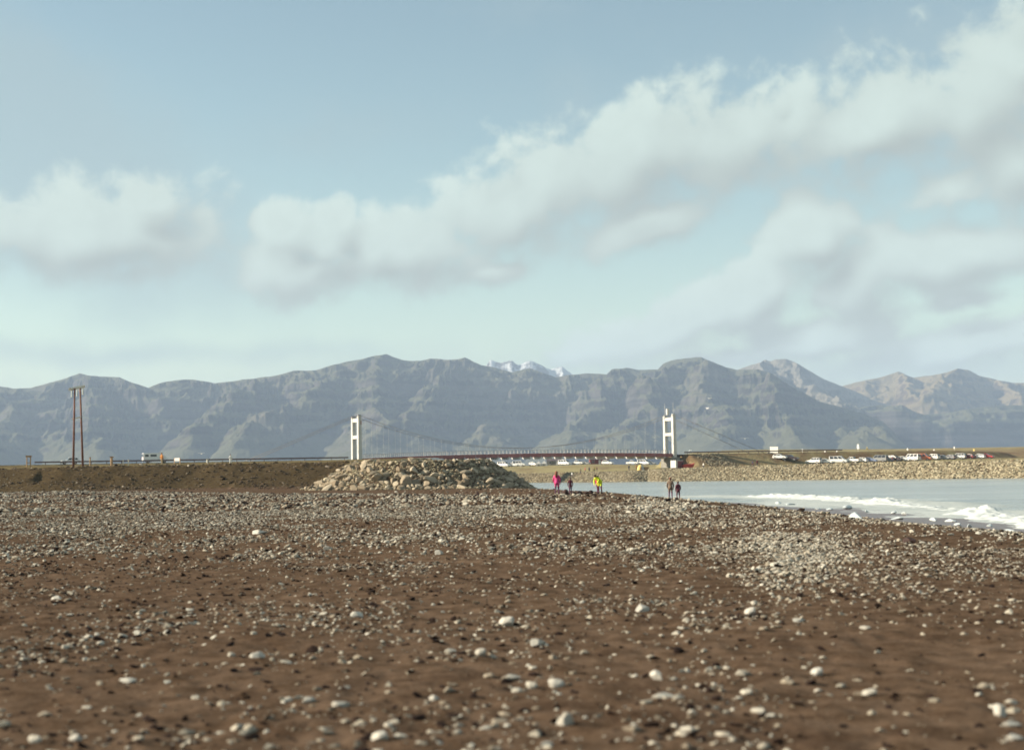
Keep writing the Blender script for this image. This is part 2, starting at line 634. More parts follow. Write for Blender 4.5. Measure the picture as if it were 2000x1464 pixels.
# ------------------------------------------------------------------ beach and left bank
def sand_material():
    m, k, b = new_mat('beach_sand')
    pos = k.n('ShaderNodeNewGeometry').outputs['Position']
    big = k.noise(pos, 0.35, 4, .6)
    mid = k.noise(pos, 3.0, 5, .65)
    fin = k.noise(pos, 26.0, 5, .75)
    damp = k.noise(pos, .9, 5, .7, .5)
    c = k.ramp(big, [(.3, (.098, .066, .046)), (.7, (.132, .091, .064))])
    c = k.mix(k.maprange(mid, .35, .7), c, (.062, .040, .026), 'MIX')
    c = k.mix(k.math('MULTIPLY', k.maprange(damp, .52, .68), .6), c, (.045, .028, .019))
    c2 = k.mix(k.maprange(fin, .55, .70), c, (.16, .12, .085))
    c2 = k.mix(k.maprange(fin, .44, .32), c2, (.024, .015, .011))
    wet = k.n('ShaderNodeAttribute', attribute_name='wet').outputs['Fac']
    bank = k.n('ShaderNodeAttribute', attribute_name='bank').outputs['Fac']
    grass = k.n('ShaderNodeAttribute', attribute_name='grass').outputs['Fac']
    bcol = k.ramp(mid, [(.3, (.044, .031, .018)), (.55, (.076, .056, .032)), (.75, (.118, .094, .054))])
    c3 = k.mix(bank, c2, bcol)
    gcol = k.ramp(mid, [(.3, (.115, .092, .047)), (.7, (.18, .15, .08))])
    c3 = k.mix(k.math('MULTIPLY', grass, k.maprange(big, .25, .6)), c3, gcol)
    wetc = k.mix(1.0, c3, (1.15, .95, .98), 'MULTIPLY')
    c4 = k.mix(wet, c3, wetc)
    m.node_tree.links.new(c4, b.inputs['Base Color'])
    m.node_tree.links.new(k.math('MULTIPLY_ADD', wet, -.66, .95), b.inputs['Roughness'])
    m.node_tree.links.new(k.math('MULTIPLY', wet, .28), b.inputs['Specular IOR Level'])
    h = k.math('ADD', k.math('MULTIPLY', mid, .6), k.math('MULTIPLY', fin, .08))
    bp = k.n('ShaderNodeBump', ins={'Strength': .7, 'Distance': .05, 'Height': h})
    m.node_tree.links.new(bp.outputs[0], b.inputs['Normal'])
    return m


M_SAND = sand_material()
rows = np.concatenate([np.geomspace(2.0, 7, 40), np.geomspace(7.05, 30, 230), np.geomspace(30.2, 150, 170), np.linspace(150.6, 215, 150), np.linspace(217, 470, 90)])
tcol = np.concatenate([np.linspace(-.62, -.31, 60)[:-1], np.linspace(-.31, .31, 420), np.linspace(.31, .62, 60)[1:]])
Yg = np.repeat(rows[:, None], len(tcol), 1)
Xg = tcol[None, :] * (Yg + 9)
Zg = zland(Xg, Yg)
me = grid_mesh('beach', Xg, Yg, Zg)
ss = shore_s(Xg, Yg)
fattr(me, 'wet', 1 - sstep(ss + (fbm(Xg / 5, Yg / 5, 3, 70) - .5) * 3, 1.0, 4.0))
Ybank = 187 + .10 * (Xg + 40)
fattr(me, 'bank', sstep(Yg, Ybank - 3, Ybank + 2) * sstep(-Xg, 15, 18) * (Zg > 2.2))
dzz, ddd, dtt = dike(Xg, Yg)
fattr(me, 'grass', np.maximum(sstep(Yg, Ybank + 12, Ybank + 15) * sstep(-Xg, 16, 20), (dzz > 4.5) * sstep(dtt, 1, 9)) * (Zg > 3.5))
tag(mobj('beach', me, M_SAND), kind='structure')
# the strand behind and beside the photographer
rows2 = np.linspace(-60, 2.0, 60)
Yg2 = np.repeat(rows2[:, None], 80, 1)
Xg2 = np.repeat(np.linspace(-60, 40, 80)[None, :], 60, 0)
me2 = grid_mesh('beach_behind', Xg2, Yg2, zland(Xg2, Yg2, False) - .02)
for a in ('wet', 'bank', 'grass'):
    fattr(me2, a, np.zeros(Xg2.size))
tag(mobj('beach_behind', me2, M_SAND), kind='structure')


# ------------------------------------------------------------------ far bank and plain
def plain_material():
    m, k, b = new_mat('grass_plain')
    pos = k.n('ShaderNodeNewGeometry').outputs['Position']
    st = k.n('ShaderNodeMapping', ins={0: pos, 'Scale': (1.0, .35, 1)}).outputs[0]
    big = k.noise(st, .02, 4, .6)
    mid = k.noise(st, .12, 5, .65)
    fin = k.noise(pos, .9, 4, .7)
    c = k.ramp(big, [(.3, (.20, .165, .08)), (.5, (.27, .235, .12)), (.7, (.215, .165, .09))])
    c = k.mix(k.maprange(mid, .45, .7), c, (.16, .11, .06))
    c = k.mix(k.maprange(fin, .5, .75), c, (.21, .18, .10))
    gr = k.n('ShaderNodeAttribute', attribute_name='gravel').outputs['Fac']
    c = k.mix(gr, c, k.ramp(fin, [(.3, (.10, .08, .05)), (.7, (.19, .165, .115))]))
    rd = k.n('ShaderNodeAttribute', attribute_name='bare').outputs['Fac']
    c = k.mix(k.math('MULTIPLY', k.math('MULTIPLY', rd, .8), k.maprange(mid, .3, .6)), c, (.13, .076, .042))
    m.node_tree.links.new(c, b.inputs['Base Color'])
    b.inputs['Roughness'].default_value = .95
    b.inputs['Specular IOR Level'].default_value = .1
    bp = k.n('ShaderNodeBump', ins={'Strength': .8, 'Distance': .5, 'Height': fin})
    m.node_tree.links.new(bp.outputs[0], b.inputs['Normal'])
    return m


M_PLAIN = plain_material()
ucol = np.linspace(-.62, .75, 620)
rr = np.concatenate([np.linspace(0, 22, 40), np.linspace(23, 330, 150), np.geomspace(335, 700, 60), np.geomspace(715, 9000, 70)])
Dt_u = np.interp(ucol, _tu, _td)
Yf = Dt_u[None, :] - 6 + rr[:, None]
Xf = ucol[None, :] * Yf
Zf_ = zfar(Xf, Yf)
me = grid_mesh('far_shore', Xf, Yf, Zf_)
sfar = Yf - Dt_u[None, :]
dR, _, tR = poly_dist(Xf, Yf, ROAD_R)
fattr(me, 'gravel', 1 - sstep(sfar, 15, 24))
fattr(me, 'bare', np.maximum(np.exp(-((dR - 9) / 9) ** 2) * (Xf > 55), sstep(Yf, 560, 640) * (1 - sstep(Yf, 760, 860)) * sstep(Xf / Yf, .14, .2)))
tag(mobj('far_shore', me, M_PLAIN), kind='structure')

# ------------------------------------------------------------------ roads
M_ASPH = plain('road_asphalt', (.07, .066, .062), .9, .2, 3)


def ribbon(name, pts, hw, z0, m):
    V, Fc = [], []
    for i, p in enumerate(pts):
        t = pts[min(i + 1, len(pts) - 1)] - pts[max(0, i - 1)]
        t = t / np.linalg.norm(t)
        n = np.array((-t[1], t[0]))
        zz = z0 if not callable(z0) else z0(i)
        for sgn in (-1, 1):
            q = p + n * hw * sgn
            V.append((q[0], q[1], zz))
        if i:
            Fc.append((2 * i - 2, 2 * i - 1, 2 * i + 1, 2 * i))
    o = mobj(name, raw_mesh(name, V, Fc), m)
    return tag(o, kind='structure')


ribbon('road', [TOWER_L + EX * (-2.2 - 10 * i) for i in range(0, 20)], 3.4, DECK_Z - .33, M_ASPH)
_rt = np.concatenate([[0], np.cumsum(np.linalg.norm(np.diff(ROAD_R, axis=0), axis=1))])
ribbon('road', [TOWER_R + EX * 1.2] + [p for p in ROAD_R[1:]], 3.4, lambda i: DECK_Z - .33 - (max(0, _rt[i] - 110) * .012 if i else 0), M_ASPH)


# ------------------------------------------------------------------ water
def water_material():
    m, k, b = new_mat('glacial_water')
    pos = k.n('ShaderNodeNewGeometry').outputs['Position']
    st = k.n('ShaderNodeMapping', ins={0: pos, 'Scale': (.35, 1.0, 1)}).outputs[0]
    n1 = k.noise(st, .55, 4, .6, .4)
    n2 = k.noise(pos, 2.6, 4, .6)
    cur = k.noise(k.n('ShaderNodeMapping', ins={0: pos, 'Scale': (.10, 1.0, 1)}).outputs[0], .09, 5, .65, .5)
    c = k.ramp(cur, [(.35, (.16, .19, .182)), (.62, (.33, .365, .352))])
    fa = k.n('ShaderNodeAttribute', attribute_name='foam').outputs['Fac']
    web = k.noise(st, 1.1, 6, .7, 1.2)
    foam = k.maprange(k.math('ADD', web, fa), .95, 1.22)
    c = k.mix(foam, c, (.40, .435, .43))
    m.node_tree.links.new(c, b.inputs['Base Color'])
    m.node_tree.links.new(k.math('MULTIPLY_ADD', foam, .6, .17), b.inputs['Roughness'])
    b.inputs['IOR'].default_value = 1.33
    h = k.math('ADD', k.math('MULTIPLY', n1, .7), k.math('MULTIPLY', n2, .22))
    bp = k.n('ShaderNodeBump', ins={'Strength': .9, 'Distance': .35, 'Height': h})
    m.node_tree.links.new(bp.outputs[0], b.inputs['Normal'])
    return m


M_WATER = water_material()
BREAK = np.array([G(a, b, .0)[:2] for a, b in [(1380, 968), (1470, 969), (1550, 971), (1640, 975), (1730, 981), (1820, 989), (1910, 1001), (2000, 1018), (2120, 1045), (2300, 1090)]])
wr = np.concatenate([np.linspace(-60, 28, 30), np.geomspace(30, 260, 260), np.linspace(263, 700, 60)])
wu = np.linspace(-70, 420, 60)
Yw = np.repeat(wr[:, None], 360, 1)
sw = np.linspace(-6, 1, 360)
Xw = np.where(sw[None, :] < 0, sw[None, :] * 12, 0)
# columns follow the shore line on the near side
xs = np.interp(wr, SHORE[:, 1], SHORE[:, 0])
off = np.concatenate([np.linspace(-16, 30, 220), np.geomspace(30.6, 900, 140)])
Xw = xs[:, None] + off[None, :]
dB, sB, tB = poly_dist(Xw, Yw, BREAK)
sw_ = -shore_s(Xw, Yw)
Zw = (fbm(Xw / 3.5, Yw / 6, 4, 90) - .5) * .16 + (fbm(Xw / 1.2, Yw / 1.6, 3, 91) - .5) * .07
Zw = Zw * (1 - .7 * sstep(Yw, 200, 330))
me = grid_mesh('river_water', Xw, Yw, Zw)
foam = .72 * np.exp(-((dB) / 9.0) ** 2) + .40 * np.exp(-((sw_ - 1.2) / 1.6) ** 2) + .32 * sstep(sw_, 18, 2) + .16 * np.exp(-((sw_ - 5) / 2.0) ** 2)
foam = foam * (.55 + .9 * fbm(Xw / 7, Yw / 12, 3, 95))
foam = foam + .18 * np.exp(-((dB + 6 * 0 - 14) / 4) ** 2) * (sw_ > 10)
fattr(me, 'foam', foam * (1 - sstep(Yw, 190, 260)))
tag(mobj('river_water', me, M_WATER), kind='structure')

# breaking wave along the near shore
M_FOAM = plain('sea_foam', (.54, .575, .57), .75, .10, 3.0, bump=.12)
bl = np.concatenate([[0], np.cumsum(np.linalg.norm(np.diff(BREAK, axis=0), axis=1))])
ns = 420
tl = np.linspace(0, bl[-1], ns)
bx, by = np.interp(tl, bl, BREAK[:, 0]), np.interp(tl, bl, BREAK[:, 1])
tx, ty = np.gradient(bx), np.gradient(by)
ln_ = np.hypot(tx, ty)
nx, ny = -ty / ln_, tx / ln_
cs = np.linspace(-3.4, 4.2, 44)
Xb = bx[:, None] - nx[:, None] * cs[None, :] + (fbm(tl / 5, tl * 0, 3, 101) - .5)[:, None] * 3.0
Yb_ = by[:, None] - ny[:, None] * cs[None, :]
prof = np.where(cs < 0, np.exp(-(cs / 1.3) ** 2), np.exp(-(cs / 2.0) ** 2))[None, :]
hgt = (.07 + .20 * sstep(fbm(tl / 8, tl * 0 + 3, 3, 102), .38, .72))[:, None]
hgt = hgt * sstep(tl, 0, 25)[:, None]
for ppx, amp_, wid in ((1740, .42, 6.0), (1655, .2, 3), (1922, .34, 2.5), (1560, .2, 6), (1500, .2, 5)):
    q = np.argmin(np.abs(bx / by - ray(ppx, 980)[0]))
    hgt = hgt + (amp_ * np.exp(-((tl - tl[q]) / wid) ** 2))[:, None]
Zb = prof * hgt + (fbm(Xb / .7, Yb_ / .9, 5, 103, .6) - .5) * .9 * prof * (.4 + hgt) - .10
me = grid_mesh('breaking_wave', Xb, Yb_, Zb)
tag(mobj('breaking_wave', me, M_FOAM), 'long white breaking wave rolling in along the near shore at right', 'wave')


# ------------------------------------------------------------------ mountains
def mountain_material(name, rock, green, pale, snow=False, strata=1.0):
    m, k, b = new_mat(name)
    geo = k.n('ShaderNodeNewGeometry')
    pos = geo.outputs['Position']
    sepn = k.n('ShaderNodeSeparateXYZ', ins={0: geo.outputs['Normal']})
    sepp = k.n('ShaderNodeSeparateXYZ', ins={0: pos})
    big = k.noise(pos, .0016, 4, .6)
    mid = k.noise(pos, .007, 6, .65)
    layer = k.n('ShaderNodeCombineXYZ', ins={0: k.math('MULTIPLY', sepp.outputs[0], .0009), 1: k.math('MULTIPLY', sepp.outputs[1], .0009),
                                             2: k.math('MULTIPLY_ADD', sepp.outputs[2], .030, k.math('MULTIPLY', mid, .5))}).outputs[0]
    lay = k.noise(layer, 1.0, 5, .65)
    c = k.mix(k.math('MULTIPLY', k.maprange(lay, .42, .58), strata), tuple(v * .30 for v in rock), tuple(v * 1.25 for v in rock))
    slope = k.math('ADD', sepn.outputs[2], k.math('MULTIPLY', k.math('SUBTRACT', mid, .5), .45))
    c = k.mix(k.maprange(slope, .58, .80), c, green)
    c = k.mix(k.math('MULTIPLY', k.maprange(big, .5, .68), k.maprange(mid, .4, .6)), c, pale)
    if snow:
        sn = k.noise(pos, .0085, 4, .6)
        c = k.mix(k.math('MULTIPLY', k.maprange(slope, .55, .68), k.maprange(sn, .44, .52)), c, (.42, .45, .48))
    m.node_tree.links.new(c, b.inputs['Base Color'])
    b.inputs['Roughness'].default_value = .95
    b.inputs['Specular IOR Level'].default_value = .1
    bp = k.n('ShaderNodeBump', ins={'Strength': .55, 'Distance': 30.0, 'Height': k.math('ADD', mid, k.math('MULTIPLY', lay, .5))})
    m.node_tree.links.new(bp.outputs[0], b.inputs['Normal'])
    return m


def mountain(name, sky_pts, Dr, depth, mat, seed, nu=700, nt=150, gully=95, spur=160, spurs=(), front=0.0, base=12, cliff=.5, terr=.36, gsc=420, jag=6.0, side=.80):
    """a range: its skyline, the wall below it (depth metres deep) and spurs that run out onto the plain"""
    us = np.array([ray(a, b)[0] for a, b in sky_pts])
    vs = np.array([ray(a, b)[2] for a, b in sky_pts])
    u = np.linspace(us[0], us[-1], nu)
    v = np.interp(u, us, vs)
    Drr = Dr(u) if callable(Dr) else np.full(nu, float(Dr))
    Drr = Drr + (fbm(u * 14, u * 0, 4, seed + 1) - .5) * 400
    H = CAM[2] + v * Drr + (fbm(u * 160, u * 0, 4, seed + 2) - .5) * jag
    dep = depth * (.8 + .4 * fbm(u * 10, u * 0 + 7, 3, seed + 5))
    Dbb = Drr - dep
    Y0 = Dbb - front
    t = np.concatenate([np.linspace(0, 1, nt), 1 + np.linspace(.02, .7, 14)])
    Y = Y0[None, :] + (Drr - Y0)[None, :] * t[:, None]
    X = u[None, :] * Y
    tt = np.clip((Y - Dbb[None, :]) / dep[None, :], 0, 1)
    # talus apron, cliff wall, easier upper slope: where the wall stands changes along the range
    cpos = .30 + .3 * fbm(u * 22, u * 0, 3, seed + 3)[None, :]
    wl = .10 + .10 * fbm(u * 30, u * 0 + 5, 2, seed + 4)[None, :]
    chh = cliff * (.6 + .8 * fbm(u * 17, u * 0 + 9, 3, seed + 6)[None, :])
    pr = (1 - chh) * (tt ** 1.12) + chh * sstep((tt - cpos) / wl, -1, 1)
    pr = pr / np.maximum(pr[nt - 1:nt, :], 1e-6)
    Z = base + (H[None, :] - base) * pr
    wob = 1 + .9 * (fbm(X / 420, Y / 420, 4, seed + 14) - .5)
    for line in spurs:
        q = np.array([P(a, b, d_) for a, b, d_ in line])
        L = np.concatenate([[0], np.cumsum(np.hypot(np.diff(q[:, 0]), np.diff(q[:, 1])))])
        dd_, _, ta = poly_dist(X + (fbm(X / 300, Y / 300, 3, seed + 15) - .5) * 150, Y, q[:, :2])
        zs = np.interp(ta, L, q[:, 2]) - side * wob * np.maximum(dd_ - 8, 0) ** 1.0
        # cliffs low on the spur, scree at its foot
        zs = np.where(zs < 190, 190 - (190 - zs) * .62, zs)
        Z = np.maximum(Z, zs)
    lo = sstep(Z, base + 20, base + 230)
    env = lo * (1 - sstep(tt, .90, 1.0))
    skew = (fbm(u * 9, u * 0 + 4, 2, seed + 20) - .5)[None, :] * 2.6
    wx = X + (fbm(X / 500, Y / 500, 3, seed + 7) - .5) * 500 + skew * (Y - Y0[None, :])
    g1 = ridged(wx / (gsc * 2.6), Y / 1600, 3, seed + 8) - .62
    g2 = ridged(wx / gsc, Y / 700, 5, seed + 9, .55) - .6
    g4 = ridged((X + (fbm(X / 260, Y / 300, 3, seed + 12) - .5) * 260 - skew * .7 * (Y - Y0[None, :])) / 170, Y / 330, 4, seed + 13, .55) - .6
    g3 = fbm(X / 60, Y / 70, 5, seed + 10, .6) - .5
    Z = Z + env * (spur * g1 + gully * g2 + gully * .5 * g4 + 56 * g3)
    st = 58.0
    f2 = fbm(X / 900, Y / 900, 2, seed + 11)
    ph = Z / st + .45 * f2
    fr = ph - np.floor(ph)
    Zq = (np.floor(ph) + sstep(fr, .25, .75)) * st - .45 * st * f2
    Z = Z + (Zq - Z) * terr * env
    lim = CAM[2] + Y * (v[None, :] + (H - CAM[2] - v * Drr)[None, :] / Drr[None, :])
    on = t[:, None] <= 1
    Z = np.where(on, np.minimum(Z, lim - 1.5 * (1 - np.clip(tt, 0, 1))), H[None, :] - (t[:, None] - 1) * (Drr - Y0)[None, :] * .5)
    Z = np.maximum(Z, base - 10 * (~on))
    me = grid_mesh(name, X, Y, Z)
    return tag(mobj(name, me, mat), kind='structure')


MM_A = mountain_material('range_rock', (.042, .038, .037), (.070, .072, .042), (.088, .082, .064))
MM_E = mountain_material('tawny_rock', (.11, .082, .06), (.145, .118, .066), (.16, .13, .085), strata=.4)
MM_D = mountain_material('pale_rock', (.125, .115, .10), (.15, .14, .115), (.19, .18, .16), strata=.5)
MM_C = mountain_material('snow_peak_rock', (.11, .11, .12), (.11, .11, .12), (.14, .14, .15), snow=True)
SK_A = [(-420, 770), (-250, 735), (-120, 742), (0, 755), (30, 758), (60, 757), (100, 746), (130, 738), (155, 728), (170, 733), (200, 735), (235, 737), (260, 748),
        (290, 757), (300, 752), (320, 746), (350, 742), (380, 741), (400, 744), (420, 748), (450, 744), (500, 738), (540, 733), (575, 724), (610, 724),
        (650, 712), (700, 702), (730, 695), (755, 691), (775, 699), (785, 703), (820, 705), (840, 700), (870, 702), (895, 702), (908, 698), (920, 703),
        (940, 713), (965, 717), (1000, 727), (1035, 719), (1060, 728), (1085, 736), (1120, 731), (1150, 729), (1185, 731), (1195, 721), (1225, 718),
        (1245, 722), (1285, 721), (1295, 710), (1320, 701), (1370, 697), (1400, 710), (1420, 717), (1440, 722), (1480, 721), (1509, 730), (1545, 755),
        (1566, 764), (1597, 782), (1641, 795), (1688, 809), (1722, 821), (1740, 839), (1756, 855), (1774, 873), (1800, 884)]
SPURS = [
    [(60, 757, 7500), (25, 800, 6900), (-15, 860, 6200), (-35, 900, 5800)],
    [(156, 728, 7500), (166, 770, 7000), (185, 830, 6400), (205, 895, 5850)],
    [(350, 742, 7500), (320, 775, 7200), (300, 820, 6800)],
    [(575, 724, 7500), (520, 752, 7100), (470, 785, 6700), (420, 830, 6250), (385, 885, 5800)],
    [(755, 691, 7500), (690, 728, 7150), (656, 748, 6950), (612, 774, 6650), (540, 803, 6300), (500, 850, 6000), (478, 890, 5750)],
    [(755, 691, 7500), (735, 730, 7050), (725, 762, 6700), (735, 812, 6250), (750, 875, 5800)],
    [(908, 698, 7500), (870, 735, 7100), (840, 768, 6750), (805, 805, 6350), (785, 860, 5950)],
    [(1035, 719, 7500), (1000, 760, 7050), (962, 805, 6600), (940, 860, 6100)],
    [(1195, 721, 7400), (1170, 768, 6950), (1132, 820, 6450), (1110, 875, 5950)],
    [(1320, 701, 7300), (1275, 750, 6900), (1245, 800, 6450), (1222, 868, 5900)],
    [(1372, 697, 7200), (1378, 750, 6750), (1400, 810, 6250), (1412, 875, 5800)],
    [(1480, 721, 7000), (1500, 770, 6550), (1540, 830, 6050), (1570, 880, 5700)],
    [(1641, 795, 6700), (1655, 832, 6300), (1685, 872, 5900)]]
mountain('mountain_range', SK_A, lambda u: 7600 - 900 * sstep(u, .13, .27), 1150, MM_A, 200,
         nu=1300, nt=230, gully=105, spur=90, gsc=360, spurs=SPURS, front=900)
SK_F = [(1640, 800), (1706, 792), (1763, 791), (1782, 802), (1805, 809), (1844, 807), (1896, 798), (1935, 794), (2000, 790), (2100, 786), (2400, 800)]
mountain('foothill_cliff', SK_F, 7900, 700, MM_A, 300, nu=300, nt=90, gully=50, spur=60, base=12, cliff=.6)
SK_D = [(1390, 745), (1420, 730), (1440, 722), (1465, 713), (1485, 708), (1495, 702), (1505, 705), (1515, 701), (1535, 700), (1550, 706), (1580, 723), (1610, 741),
        (1640, 753), (1672, 764), (1701, 780), (1740, 792), (1780, 803), (1820, 815)]
mountain('pale_mountain', SK_D, 8700, 1100, MM_D, 400, nu=300, nt=110, gully=70, spur=90, cliff=.2, terr=.2, spurs=[[(1495, 702, 8600), (1500, 740, 8100), (1520, 780, 7700)], [(1550, 706, 8600), (1590, 760, 8000), (1640, 790, 7700)]])
SK_E = [(1600, 770), (1646, 754), (1667, 747), (1714, 738), (1755, 726), (1784, 737), (1818, 733), (1852, 726), (1870, 719), (1891, 722), (1911, 733), (1948, 742),
        (1979, 747), (2000, 747), (2080, 752), (2250, 735), (2400, 745)]
mountain('tawny_mountain', SK_E, 9600, 1500, MM_E, 500, nu=360, nt=110, gully=60, spur=110, cliff=.2, terr=.2, spurs=[[(1755, 726, 9500), (1775, 760, 9000), (1790, 790, 8500)], [(1870, 719, 9500), (1850, 755, 8900), (1800, 785, 8400)], [(1948, 742, 9500), (1990, 775, 8800)]])
SK_C = [(900, 745), (935, 728), (950, 712), (957, 705), (970, 708), (985, 704), (1000, 703), (1012, 712), (1022, 710), (1035, 706), (1050, 712), (1075, 722), (1090, 716),
        (1098, 715), (1120, 731), (1150, 740)]
mountain('snow_mountain', SK_C, 9900, 900, MM_C, 600, nu=200, nt=80, gully=40, spur=30, cliff=.1, terr=0, jag=30)


# ------------------------------------------------------------------ stones
def ico(sub, seed, flat=(1, 1, .6), rough=.2, cuts=9):
    bm = bmesh.new()
    bmesh.ops.create_icosphere(bm, subdivisions=sub, radius=1.0)
    r = random.Random(seed)
    ax = [Vector((r.uniform(-1, 1), r.uniform(-1, 1), r.uniform(-1, 1))).normalized() for _ in range(cuts)]
    cut = [r.uniform(.40, .85) for _ in range(cuts)]
    for v in bm.verts:
        v.co *= 1 + r.uniform(-rough, rough)
        for a, c in zip(ax, cut):          # a few broken faces
            d = v.co.dot(a)
            if d > c:
                v.co -= a * (d - c) * .96
        v.co = Vector((v.co.x * flat[0], v.co.y * flat[1], v.co.z * flat[2]))
    V = np.array([v.co[:] for v in bm.verts])
    bm.verts.index_update()
    Fc = np.array([[v.index for v in f.verts] for f in bm.faces])
    bm.free()
    return V, Fc


BASE1 = [ico(1, i, (1, random.uniform(.7, 1), random.uniform(.32, .55)), .16) for i in range(10)]       # 20 faces
BASE2 = [ico(2, 50 + i, (1, random.uniform(.7, 1), random.uniform(.25, .45)), .09) for i in range(10)]  # 80 faces
BASE3 = [ico(3, 80 + i, (1, random.uniform(.7, 1), random.uniform(.5, .8)), .02, 11) for i in range(14)]   # 320 faces


def scatter(name, bases, pos, size, tone, m, parent=None, tilt=.35, smooth=False, seed=0):
    r = np.random.default_rng(seed)
    n = len(pos)
    if n == 0:
        return None
    which = r.integers(0, len(bases), n)
    a, tx_, ty_ = r.uniform(0, 2 * np.pi, n), r.normal(0, tilt, n), r.normal(0, tilt, n)
    VV, FF, TT = [], [], []
    base_i = 0
    for b, (V, Fc) in enumerate(bases):
        idx = np.nonzero(which == b)[0]
        if len(idx) == 0:
            continue
        p = V[None] * size[idx][:, None, None]
        ca, sa = np.cos(a[idx])[:, None], np.sin(a[idx])[:, None]
        x, y, z = p[..., 0], p[..., 1], p[..., 2]
        cx, sx = np.cos(tx_[idx])[:, None], np.sin(tx_[idx])[:, None]
        y, z = y * cx - z * sx, y * sx + z * cx
        cy, sy = np.cos(ty_[idx])[:, None], np.sin(ty_[idx])[:, None]
        x, z = x * cy + z * sy, -x * sy + z * cy
        x, y = x * ca - y * sa, x * sa + y * ca
        q = np.stack([x, y, z], -1) + pos[idx][:, None, :]
        VV.append(q.reshape(-1, 3))
        FF.append((Fc[None] + (base_i + np.arange(len(idx)) * len(V))[:, None, None]).reshape(-1, 3))
        TT.append(np.repeat(tone[idx], len(V)))
        base_i += len(idx) * len(V)
    me = raw_mesh(name, np.concatenate(VV), np.concatenate(FF), smooth)
    fattr(me, 'tone', np.concatenate(TT))
    return mobj(name, me, m, parent)


def stone_density(X, Y):
    """relative cover of loose stones on the strand"""
    n1 = fbm(X / 2.6, Y / 4.5, 4, 61)
    n2 = fbm(X / .9, Y / 1.4, 3, 62)
    d = .42 + 2.1 * sstep(n1, .42, .64) + .8 * sstep(n2, .5, .7)
    return d


def band_density(X, Y):
    edge = np.interp(X / Y, [-.4, -.35, -.24, -.14, 0, .1, .14], [205, 198, 168, 140, 114, 112, 112])
    far = sstep(Y, 32, 70) * (1 - sstep(Y, edge - 5, edge))
    n = fbm(X / 6, Y / 10, 4, 63)
    leftish = .35 + .65 * sstep(-X / Y, -.06, .06)
    cov = far * leftish * (.15 + 1.2 * sstep(n, .32, .58))
    # two denser tongues towards the water
    cov = cov + .9 * np.exp(-(((X - 4.9) / 1.15) ** 2 + ((Y - 28.5) / 3.6) ** 2) ** 1.5)
    cov = cov + .8 * np.exp(-(((X - 8.5) / 2.2) ** 2 + ((Y - 82) / 9) ** 2))
    cov = cov + .5 * np.exp(-((shore_s(X, Y) - 7) / 1.6) ** 2) * (Y < 100)
    return cov


def sample(n, y0, y1, tmax=.47, power=1.0):
    Y = np.sqrt(RNG.uniform(y0 ** 2, y1 ** 2, n))
    X = RNG.uniform(-tmax, tmax, n) * (Y + 1.5)
    return X, Y


def drop_on(X, Y, size, sink=.28):
    return np.stack([X, Y, zland(X, Y) + size * (.45 - sink)], -1)


# near stones: the largest of them are objects of their own, chosen below
X, Y = sample(62000, 6.0, 30)
keep = (RNG.uniform(0, 3.6, len(X)) < stone_density(X, Y) * (1 - .80 * sstep(X / Y, .10, .22) * (1 - sstep(Y, 16, 24))) + 3.0 * band_density(X, Y)) & (shore_s(X, Y) > 2)
X, Y = X[keep], Y[keep]
SZ = np.exp(RNG.normal(math.log(.0205), .50, len(X))).clip(.007, .06)
TN = np.where(RNG.uniform(0, 1, len(X)) < np.interp(X / Y, [-.4, -.15, .2, .4], [.52, .26, .20, .32]), RNG.uniform(0, .3, len(X)), RNG.uniform(.38, 1, len(X)))
# flat dark stones, thickest at left, some standing in for shadows in the sand
xd, yd = sample(4000, 6.5, 32)
kd_ = RNG.uniform(0, 1, len(xd)) < np.interp(xd / yd, [-.36, -.1, .1, .36], [.85, .5, .28, .38]) * (.35 + 1.2 * sstep(fbm(xd / 1.6, yd / 2.4, 3, 68), .4, .6))
xd, yd = xd[kd_], yd[kd_]
X, Y = np.concatenate([X, xd]), np.concatenate([Y, yd])
SZ = np.concatenate([SZ, np.exp(RNG.normal(math.log(.030), .42, len(xd))).clip(.012, .075)])
TN = np.concatenate([TN, RNG.uniform(0, .24, len(xd))])
app = SZ / Y
vis = (np.abs(X / Y) < .355) & (TN > .36)
order = np.argsort(-app * vis)
own = np.zeros(len(X), bool)
own[order[:262]] = True
scatter('loose_pebbles', BASE2, drop_on(X, Y, SZ)[~own], SZ[~own] * 1.05, TN[~own], M_PEB, smooth=False, seed=1)
tag(bpy.data.objects['loose_pebbles'], 'small pale and dark pebbles strewn over the near brown sand', 'pebbles', kind='stuff')
STONE_ME = []
for i, (V, Fc) in enumerate(BASE3):
    me = raw_mesh('stone', V, Fc, False)
    me.materials.append(M_STONE)
    STONE_ME.append(me)
own_data = [(X[i], Y[i], SZ[i]) for i in np.nonzero(own)[0]]

